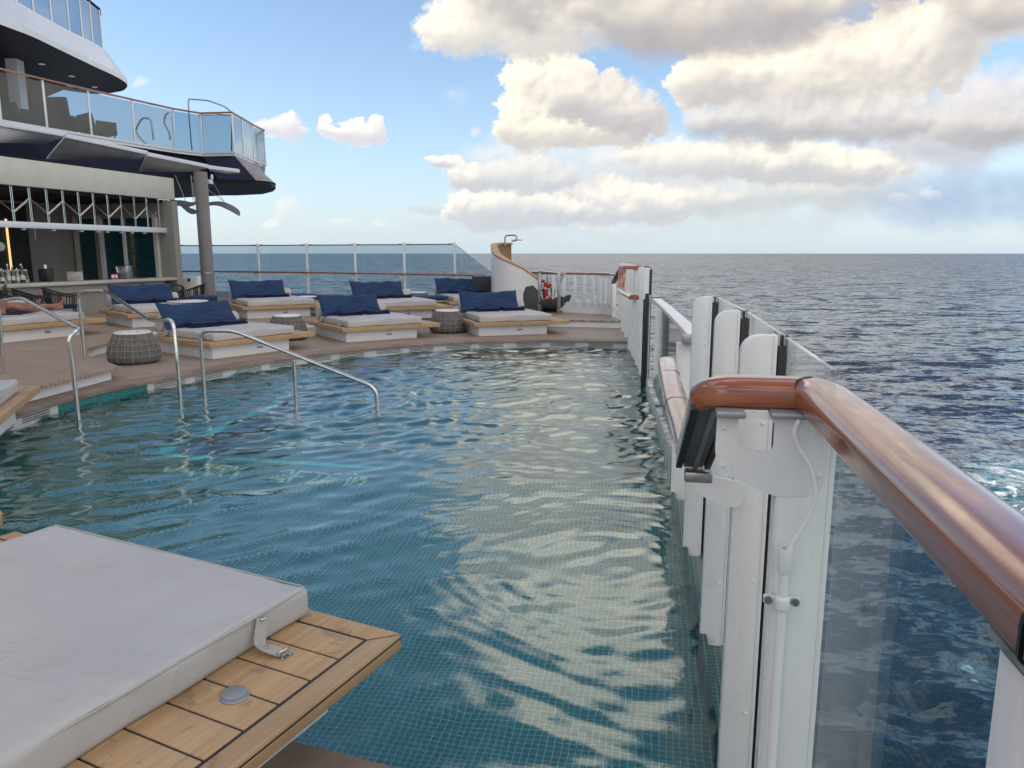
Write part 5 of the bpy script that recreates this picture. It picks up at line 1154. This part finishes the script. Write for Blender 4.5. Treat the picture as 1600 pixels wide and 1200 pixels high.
# ------------------------------------------------------------------ column, terrace, upper deck
def column():
    a = PD(326, 455, 20.2); t = thing('round_column', 'round taupe column carrying the terrace', 'column', (a[0], a[1], DZ))
    MB().tube([(a[0], a[1], DZ), (a[0], a[1], 3.8)], .17, 28).build('shaft', COLM, t); z = PD(326, 426, 20.2)[2]
    MB().lathe([(.172, 0), (.182, .006), (.182, .05), (.172, .056)], (a[0], a[1], z-.03), 28).build('collar', STEELM, t); MB().lathe([(.172, DZ), (.19, DZ+.01), (.19, DZ+.16), (.172, DZ+.18)], (a[0], a[1], 0), 28).build('base_ring', STEELM, t)
column()
def ringpoly(mb, pts, z0, z1): return mb.prism([tuple(p[:2]) for p in pts], z0, z1)
def terrace():
    px = [(0, 190), (66, 202), (137, 213), (209, 224), (275, 235), (318, 240), (366, 239), (381, 245), (397, 252)]
    F_ = [PZ(x, y, 4.7) for x, y in px]; F0 = [F_[0]+(F_[0]-F_[1])*2.2]+[F_[0]+(F_[0]-F_[1])*.9]; edge = F0[:1]+F0[1:]+F_
    # smooth the straight run
    for _ in range(3): edge[1:6] = [.25*edge[i-1]+.5*edge[i]+.25*edge[i+1] for i in range(1, 6)]
    backp = [A3(-13.7, 24.6, 0), A3(-14.6, 25.6, 0), A3(-16.5, 26.5, 0), A3(-24, 29, 0), A3(-26, 12, 0)]
    t = thing('terrace_deck', 'curved terrace deck with dark underside above the bar', 'terrace', (-17, 20, 3.7))
    full = edge+backp; cen = A3(-18, 21, 0)
    sh = lambda P, d: [p+(cen-p)*A3(1, 1, 0)/np.linalg.norm((cen-p)[:2])*d for p in P]
    ringpoly(MB(), full, 4.62, 4.70).build('floor_slab', WHITE, t, smooth=0)
    ringpoly(MB(), sh(edge, .18)+backp, 3.86, 4.615).build('recess_band', NAVYP, t, smooth=0)
    sp = [PZ(x, y, 3.75) for x, y in [(270, 283), (340, 286), (400, 287.5), (424, 290), (431, 294.5), (426, 299), (410, 303), (370, 305), (330, 305)]]
    so = [A3(-16.2, 12.4, 0), A3(-15.4, 17.2, 0)]+sp+[A3(-17.2, 25.3, 0), A3(-25, 27.6, 0), A3(-25.5, 13, 0)]
    ringpoly(MB(), so, 3.74, 3.85).build('soffit', SOFFIT, t, smooth=0)
    # flared bronze apron at the rounded end
    top = [F_[6], F_[7], F_[8], A3(-13.4, 24.4, 4.7), A3(-14.2, 25.4, 4.7)]; low = [sp[2], sp[3], sp[4], sp[6], sp[7]]
    tp = catmull([(p[0], p[1], 4.62) for p in top], 4); lp = catmull([(p[0], p[1], 3.86) for p in low], 4); n = len(tp)
    MB().add(list(tp)+list(lp), [(i, n+i, n+i+1, i+1) for i in range(n-1)]).build('flared_apron', FLARE, t)
    # triangular dark web between slab corner and soffit
    a, b, c = F_[5], F_[6], sp[2]; d = sp[1]
    MB().hull8([tuple(A3(d[0], d[1], 3.86)), tuple(A3(c[0], c[1], 3.86)-A3(.02, .0, 0)), tuple(A3(c[0], c[1]+.04, 3.86)-A3(.02, 0, 0)), tuple(A3(d[0], d[1]+.04, 3.86))], [tuple(A3(a[0], a[1], 4.61)), tuple(A3(b[0], b[1], 4.61)), tuple(A3(b[0], b[1]+.04, 4.61)), tuple(A3(a[0], a[1]+.04, 4.61))]).build('dark_web', NAVYP, t, smooth=0)
    # railing
    r = thing('terrace_railing', 'glass railing with slim posts round the curved terrace', 'railing', (-15, 20, 4.7))
    posts = edge[1:]+[A3(-13.5, 24.6, 4.7), A3(-14.3, 25.5, 4.7)]; zt = 5.86
    for i, (a, b) in enumerate(zip(posts[:-1], posts[1:])):
        MB().beam((a[0], a[1], 5.27), (b[0], b[1], 5.27), .012, 1.1).build('pane', GLASSD, r, smooth=0)
    for p in posts: MB().beam((p[0], p[1], 4.70), (p[0], p[1], zt), .035, .06, up=tuple(FW)).build('post', PLASTIC, r, bevel=.004)
    MB().sweep([(p[0], p[1], zt+.02) for p in posts], dprof(.09, .05)).build('top_rail', VARN, r)
    MB().sweep([(p[0], p[1], 4.72) for p in posts], [(-.03, -.03), (.03, -.03), (.03, .03), (-.03, .03)]).build('bottom_rail', FASW, r)
    h = thing('steel_hoop', 'thin steel hoop rail standing above the terrace corner', 'hoop rail', PZ(330, 182, 5.85))
    P = [PD(295, 178, 23.6), PD(294.5, 154.5, 23.6), PD(325, 157, 23.6), PD(350, 166, 23.8), PD(362, 175, 24.0), PD(361, 180, 24.3), PD(340, 179, 25), PD(310, 180, 24.6)]
    MB().tube(fillet(P[:2]+P[2:5], .05)+P[5:], .022, 8).build('hoop', STEELM, h); MB().tube([PD(362, 174, 24.0), PD(362, 240, 24.0)], .022, 8).build('hoop_leg', STEELM, h); MB().tube([PD(295, 178, 23.6), PD(300, 236, 23.6)], .02, 8).build('hoop_leg', STEELM, h)
    # pool ladder handles and chairs behind the glass
    for i, (P, lab) in enumerate([([(227, 224), (213, 206), (221, 187), (230, 185), (236, 190), (240, 218)], 'looped steel ladder handle behind the terrace glass, left one'), ([(266, 217), (264, 206), (257, 192), (259, 180), (264, 176)], 'wavy steel ladder handle behind the terrace glass, right one')]):
        pts = [PD(x, y, 24.6) for x, y in P]; l = thing('ladder_handle', lab, 'ladder handle', pts[0], 0, 'steel ladder handles'); MB().tube(catmull(pts, 5), .03, 8).build('tube', STEELM, l); MB().lathe([(.05, 0), (.05, .02), (.03, .03)], tuple(pts[0]-A3(0, 0, .02)), 10).build('foot', STEELM, l)
    def armchair(px, D, w, hgt, mat, rz, lab):
        q = PD(px[0], px[1], D); z0 = 4.71; c = thing('terrace_armchair', lab, 'armchair', (q[0], q[1], z0), rz, 'armchairs on the terrace')
        b = MB(); b.hull8([(-w/2, .2, .12), (w/2, .2, .12), (w/2*.96, .32, .12), (-w/2*.96, .32, .12)], [(-w/2, .34, hgt), (w/2, .34, hgt), (w/2*.96, .44, hgt), (-w/2*.96, .44, hgt)]); b.build('back', mat, c, bevel=.05, seg=3, local=True)
        MB().box((0, -.05, .34), (w*.9, .56, .16)).build('seat', mat, c, bevel=.04, seg=2, local=True)
        for x in (-w/2+.04, w/2-.04): MB().box((x, -.02, .44), (.07, .56, .34)).build('arm', mat, c, bevel=.03, local=True)
        for x in (-w/2+.08, w/2-.08):
            for y in (-.25, .25): MB().tube([(x, y, 0), (x, y, .28)], .018, 8).build('leg', BLACK, c, local=True)
    armchair((95, 206), 21.0, 1.0, 1.05, CHAIRF, YAW+3.1, 'slate high back armchair behind the second terrace pane'); armchair((156, 212), 21.9, .85, .80, TAN, YAW+2.5, 'tan low armchair behind the third terrace pane'); armchair((24, 196), 20.2, 1.2, .75, CHAIRF, YAW+2.8, 'slate low sofa chair behind the leftmost terrace pane')
    w = thing('lounge_wall', 'dark windowed lounge wall behind the terrace at the left', 'wall', PD(-30, 190, 26)); a, b = PD(-180, 150, 24), PD(48, 150, 27.5)
    MB().beam((a[0], a[1], 6.0), (b[0], b[1], 6.0), .2, 2.6).build('wall', NAVYP, w)
    for k in range(6): q = a+(b-a)*(.5+.09*k)-FW*.13; MB().box((q[0], q[1], 6.0), (.45, .04, 1.9), YAW+.5).build('window', DGLASS, w, smooth=0)
    q = PD(25, 120, 24.5); p = thing('slim_white_pillar', 'white square pillar between terrace and upper deck', 'pillar', (q[0], q[1], 4.7)); MB().box((q[0], q[1], 6.2), (.36, .36, 3.0), YAW).build('shaft', WHITE, p, bevel=.01); MB().box((q[0], q[1], 4.78), (.44, .44, .12), YAW).build('foot', FASW, p)
    # security camera
    c = PD(330, 283, 21.8); s = thing('dome_camera', 'small white dome camera hanging under the terrace beside the column', 'camera', c)
    MB().tube(fillet([c+A3(.03, 0, .16), c+A3(.06, -.03, .14), c+A3(.06, -.05, .05)], .03), .03, 8).build('arm', PLASTIC, s); MB().lathe([(.03, -.09), (.07, -.06), (.08, 0), (.075, .04), (.03, .06)], tuple(c+A3(0, -.05, -.02)), 16).build('housing', PLASTIC, s); MB().lathe([(.015, -.14), (.05, -.12), (.065, -.07)], tuple(c+A3(0, -.05, -.02)), 16).build('lens_dome', DGLASS, s)
terrace()
def awnings():
    data = [((-150, 172), (104, 213), 16.6, 18.6, (-150, 222), (70, 224), 15.8, 18.9, 'grey retractable awning nearest the left edge'),
            ((104, 214.5), (231, 241), 18.0, 20.1, (74, 249), (217, 249), 18.5, 20.4, 'grey retractable awning, middle one over the bar fascia'),
            ((231, 243), (326, 262), 19.6, 21.2, (219, 268), (306, 268), 20.2, 21.4, 'grey retractable awning, right one toward the column'),
            ((326, 263), (374, 269), 21.2, 22.0, (330, 268), (372, 271), 21.4, 22.1, 'short thin awning tip beyond the column')]
    for f0, f1, d0, d1, b0, b1, e0, e1, lab in data:
        A, B, Cc, D_ = PD(*f0, d0), PD(*f1, d1), PD(*b0, e0), PD(*b1, e1); t = thing('awning', lab, 'awning', (A+B)/2, 0, 'awnings over the bar')
        n = 17; vs = []; zt = []
        for i in range(n):
            u = i/(n-1)
            for j in range(9):
                v = j/8; p = (A*(1-u)+B*u)*(1-v)+(Cc*(1-u)+D_*u)*v; p[2] -= .05*math.sin(math.pi*v)*math.sin(math.pi*u)+.012*math.sin(u*40)*(1-v); vs.append(p)
        vs2 = [q+A3(0, 0, .015) for q in vs]; gf = grid_faces(n, 9); k = n*9
        MB().add(vs+vs2, gf+[tuple(i+k for i in f[::-1]) for f in gf]).build('canvas', AWN, t)
        MB().beam(A+A3(0, -.03, .03), B+A3(0, -.03, .03), .07, .10).build('front_bar', FASW, t, bevel=.008)
        MB().beam(B+A3(0, 0, .03), D_+A3(0, 0, .02), .04, .04).build('side_arm', FASW, t); MB().beam(A+A3(0, 0, .03), Cc+A3(0, 0, .02), .04, .04).build('side_arm', FASW, t)
awnings()
def upper_deck_level():
    rim = [(0, 38), (50, 57), (100, 81), (150, 105), (180, 119), (198, 131), (196, 139), (185, 143.5), (150, 147), (100, 141)]
    z0 = 7.6; R0 = [PZ(x, y, z0) for x, y in rim]; ext = R0[0]+(R0[0]-R0[1])*2.6
    R_ = catmull([ext]+R0, 5); bk = [A3(-24, 26.5, 0), A3(-34, 27, 0), A3(-30, 8, 0)]
    t = thing('upper_balcony', 'white rimmed upper balcony deck with dark underside at the top left', 'balcony', (-22, 22, 7.5))
    MB().prism([tuple(p[:2]) for p in R_]+[tuple(p[:2]) for p in bk], z0+.02, z0+.10).build('soffit', SOFFIT, t, smooth=0)
    cen = A3(-23, 20, 0); d_ = lambda p: (cen-p)*A3(1, 1, 0)/np.linalg.norm((cen-p)[:2])
    k = len(R_); low = [A3(p[0], p[1], z0) for p in R_]; mid = [A3(p[0], p[1], z0+.16)-d_(p)*.02 for p in R_]; hi = [A3(p[0], p[1], 8.60)+d_(p)*.55 for p in R_]
    MB().add(low+mid, [(i, i+1, k+i+1, k+i) for i in range(k-1)]).build('rim_band', WHITE, t); MB().add(mid+hi, [(i, i+1, k+i+1, k+i) for i in range(k-1)]).build('fascia', FASW, t)
    MB().prism([tuple(p[:2]) for p in hi]+[(-26, 26), (-33, 26), (-29, 9)], 8.52, 8.595).build('floor', WHITE, t, smooth=0)
    for px in ((65, 100), (112, 119), (148, 136)): q = PZ(*px, z0+.02); MB().lathe([(.09, -.015), (.10, 0), (.05, .01)], q, 16).build('downlight', PLASTIC, t)
    r = thing('upper_glass_railing', 'tall glass railing on the upper balcony at the top left', 'railing', (-22, 22, 8.78))
    pp = [h+d_(h)*.12 for h in hi]; sel = [0, 4, 8, 11, 14, 17, 20, 23, 26, 30, 34]; posts = [pp[i] for i in sel if i < len(pp)]
    for a, b in zip(posts[:-1], posts[1:]): MB().beam((a[0], a[1], 9.25), (b[0], b[1], 9.25), .012, 1.26).build('pane', GLASSD, r, smooth=0)
    for p in posts: MB().beam((p[0], p[1], 8.60), (p[0], p[1], 9.95), .035, .06, up=tuple(FW)).build('post', PLASTIC, r)
    MB().sweep([(p[0], p[1], 9.96) for p in posts], dprof(.10, .06)).build('top_rail', SOFFIT, r)
    # the block of cabins behind, mostly outside the frame: it keeps the low sun off the pool
    s = thing('ship_superstructure', 'dark cabin block rising behind the balconies at the left', 'superstructure', (-36, 0, DZ))
    MB().prism([(-26.6, 13), (-27, 24), (-44, 30), (-44, -40), (-19, -40), (-19, -8)], DZ, 22).build('block', HULL, s, smooth=0)
    for k in range(9):
        q = A3(-26.62, 14+k, 6); MB().box((-26.7+.01*k, 14.2+k, 5.9), (.3, .8, 1.9)).build('window', DGLASS, s, smooth=0)
upper_deck_level()
def sculpture():
    # bird-like grey sails hung from wires behind the column
    for i, (P, Dp, lab, ws) in enumerate([([(266, 317, 8), (283, 318, 10), (297, 320.5, 8.5), (309, 318, 1)], 20.6, 'grey leaf-shaped sail left of the column', (276, 300)), ([(285, 322, 4), (298, 330, 8), (307, 332, 6), (316, 326, 3)], 22.5, 'small folded grey sail behind the column', (300, 303)),
                                     ([(314, 327, 4), (327, 320, 5), (343, 319, 7), (358, 324, 9), (370, 331, 8), (375.5, 337, 3)], 20.9, 'grey wing-shaped sail right of the column', (330, 300))]):
        t = thing('hanging_sail', lab, 'sail', PD(*P[0][:2], Dp), 0, 'grey sails hung under the terrace'); C_ = catmull([(*PD(x, y, Dp),) for x, y, w in P], 5); W_ = catmull([(w, 0, 0) for x, y, w in P], 5); n = len(C_); vs = []
        for j in range(n):
            h_ = max(.01, W_[j][0]/FPX*Dp*.55); c = C_[j]
            for k in range(9): a = -1+k/4; vs.append(c+UPV*h_*a*.75+FW*h_*1.6*a+UPV*.05*(1-a*a))
        g_ = grid_faces(n, 9); kk = len(vs); MB().add(vs+[v+UPV*.015 for v in vs], g_+[tuple(q+kk for q in f[::-1]) for f in g_]).build('blade', SCREENG, t)
        for x in ws: e = PD(x, 305, Dp); q = C_[n//2] if x == ws[0] else C_[n-3]; MB().tube([q+A3(0, 0, .03), A3(e[0], e[1], 3.76)], .008, 5).build('wire', STEELM, t)
sculpture()
# ------------------------------------------------------------------ sunbathers on the left daybed
def skin_body(name, V_, Ed, Rr, mat, parent, root=0):
    me = bpy.data.meshes.new(name); me.from_pydata([tuple(map(float, v)) for v in V_], Ed, []); o = bpy.data.objects.new(name, me); COL.objects.link(o); me.materials.append(mat)
    o.modifiers.new('skin', 'SKIN'); 
    for i, sv in enumerate(me.skin_vertices[0].data): sv.radius = (Rr[i], Rr[i]) if not isinstance(Rr[i], tuple) else Rr[i]; sv.use_root = (i == root)
    sb = o.modifiers.new('sub', 'SUBSURF'); sb.levels = 2; sb.render_levels = 2; o.modifiers[0].use_smooth_shade = True
    o.parent = parent; 
    if parent: o.location = (0, 0, 0)
    return o
def leg_chain(V_, Ed, Rr, hip_i, knee, ankle, heel, ball, toes, R_):
    b = len(V_); V_ += [knee, (A3(*knee)*.55+A3(*ankle)*.45)-A3(0, 0, .02), ankle, heel, ball]; Rr += [.062*R_, .060*R_, .037, .036, (.040, .024)]
    Ed += [(hip_i, b), (b, b+1), (b+1, b+2), (b+2, b+3), (b+2, b+4)]
    for k, tv in enumerate(toes): V_.append(tv); Rr.append(.014-.0015*k); Ed.append((b+4, len(V_)-1))
def person(label, feet, e1, e2, zt, bent=False, phone=None):
    # lying on the back, head toward -e1, feet toward +e1; feet: two ground points of the heels
    h0 = A3(*feet[0]); h1 = A3(*feet[1]); mid = (h0+h1)/2; pel = mid-e1*.92; pel[2] = zt+.11
    t = thing('person', label, 'person', (pel[0], pel[1], zt), 0, 'sunbathers on the left daybed'); lo = A3(*t.location)
    V_ = [pel, pel-e1*.22+UPV*.03, pel-e1*.45+UPV*.10, pel-e1*.56+UPV*.17, pel-e1*.66+UPV*.24, pel-e1*.76+UPV*.31]; Rr = [(.15, .11), (.14, .10), (.16, .11), .055, (.072, .085), (.075, .09)]; Ed = [(0, 1), (1, 2), (2, 3), (3, 4), (4, 5)]
    for k, (hp, sd_) in enumerate(((h0, 1), (h1, -1))):
        sdv = e2*(1 if (hp-mid)@e2 > 0 else -1); hip = pel+sdv*.09+e1*.06; V_.append(hip); Rr.append(.085); hi = len(V_)-1; Ed.append((0, hi))
        kn = (hip*.52+hp*.48)+UPV*(.05 if not bent else .34); heel = A3(hp[0], hp[1], zt+.035); ank = heel+UPV*.055-e1*.045; ball = heel+UPV*.165+e1*.035
        toes = [ball+UPV*(.055-.008*j)+e1*.004+(-sdv if k == 0 else -sdv)*(.028-.016*j) for j in range(5)]
        leg_chain(V_, Ed, Rr, hi, kn, ank, heel, ball, toes, 1.)
    sh = V_[2]+UPV*.02
    for s_ in (1, -1):
        b = len(V_); S0 = sh+e2*s_*.18-e1*.02
        if phone is not None: el = S0+e1*.22+e2*s_*.05-UPV*.02; ha = phone-e1*.02+e2*s_*.055
        else: el = S0+e1*.24+e2*s_*.07-UPV*.14; ha = el+e1*.24-e2*s_*.08-UPV*.0; ha[2] = max(ha[2], zt+.05)
        V_ += [S0, el, el*.12+ha*.88, ha]; Rr += [.052, .040, .026, (.030, .020)]; Ed += [(2, b), (b, b+1), (b+1, b+2), (b+2, b+3)]
        for j in range(4):
            f1 = ha+UPV*(.03-.018*j+.01)+(ha-el)/np.linalg.norm(ha-el)*.04-e2*s_*.01; f2 = f1-e2*s_*.035+UPV*.004; V_ += [f1, f2]; Rr += [.009, .0075]; k = len(V_); Ed += [(b+3, k-2), (k-2, k-1)]
        f1 = ha-e2*s_*.02+UPV*.035-e1*.01; V_ += [f1, f1-e2*s_*.02+UPV*.012]; Rr += [.010, .008]; k = len(V_); Ed += [(b+3, k-2), (k-2, k-1)]
    skin_body('body', [v-lo for v in V_], Ed, Rr, SKIN, t)
    # swim shorts wrapped on the hips and thighs
    m = MB(); P = [pel-e1*.16, pel, pel+e1*.10]; m.tube([p-A3(0, 0, .0) for p in P], .155, 16, radii=[.135, .165, .15]); m.build('swim_shorts', SHORTS, t)
    hd = V_[5]; m = MB(); m.lathe([(.02, .10), (.07, .085), (.098, .03), (.10, -.02), (.08, -.06)], tuple(hd-e1*.02+UPV*.01), 16); m.build('hair', SHORTS, t)
    return t
def sunbathers():
    a = H_A; e1 = A3(math.cos(a), math.sin(a), 0); e2 = A3(-math.sin(a), math.cos(a), 0); zt = UZ+.40
    f0, f1 = PZ(58, 491, zt), PZ(98, 486, zt); l1 = e1
    ft = f1-f0
    # legs point along the daybed toward the right
    d = RT*.9+FW*.15; d /= np.linalg.norm(d); d[2] = 0; s_ = A3(-d[1], d[0], 0)
    person('sunbather lying with both bare feet toward the pool', [PZ(60, 490.5, zt), PZ(98, 486, zt)], d, s_, zt)
    q = PZ(8, 495, zt); q2 = PZ(-12, 492, zt); ph = PD(9, 452, q@FW+.05)
    person('sunbather at the left edge holding up a dark phone', [q, q2+s_*.1], d, s_, zt, True, ph-d*.05)
    p = thing('phone', 'dark phone held up by the sunbather at the left edge', 'phone', ph); MB().box(ph+d*.0, (.012, .085, .16), math.atan2(d[1], d[0])).build('case', BLACK, p, bevel=.005); MB().box(ph-d*.0075, (.003, .078, .15), math.atan2(d[1], d[0])).build('screen', DGLASS, p)
    tw = thing('beach_towel', 'dark navy towel spread under the sunbathers', 'towel', PZ(30, 493, zt)); c = PZ(10, 490, zt); n = 14; vs = []
    for i in range(n):
        for j in range(n): u, v = -1+2*i/(n-1), -1+2*j/(n-1); vs.append(c-d*.35+d*u*.75+s_*v*.42+A3(0, 0, .006+.006*math.sin(5*u+3*v)))
    MB().add(vs+[v+A3(0, 0, .012) for v in vs], [f[::-1] for f in grid_faces(n, n)]+grid_faces(n, n, n*n)).build('cloth', NAVYD, tw)
sunbathers()
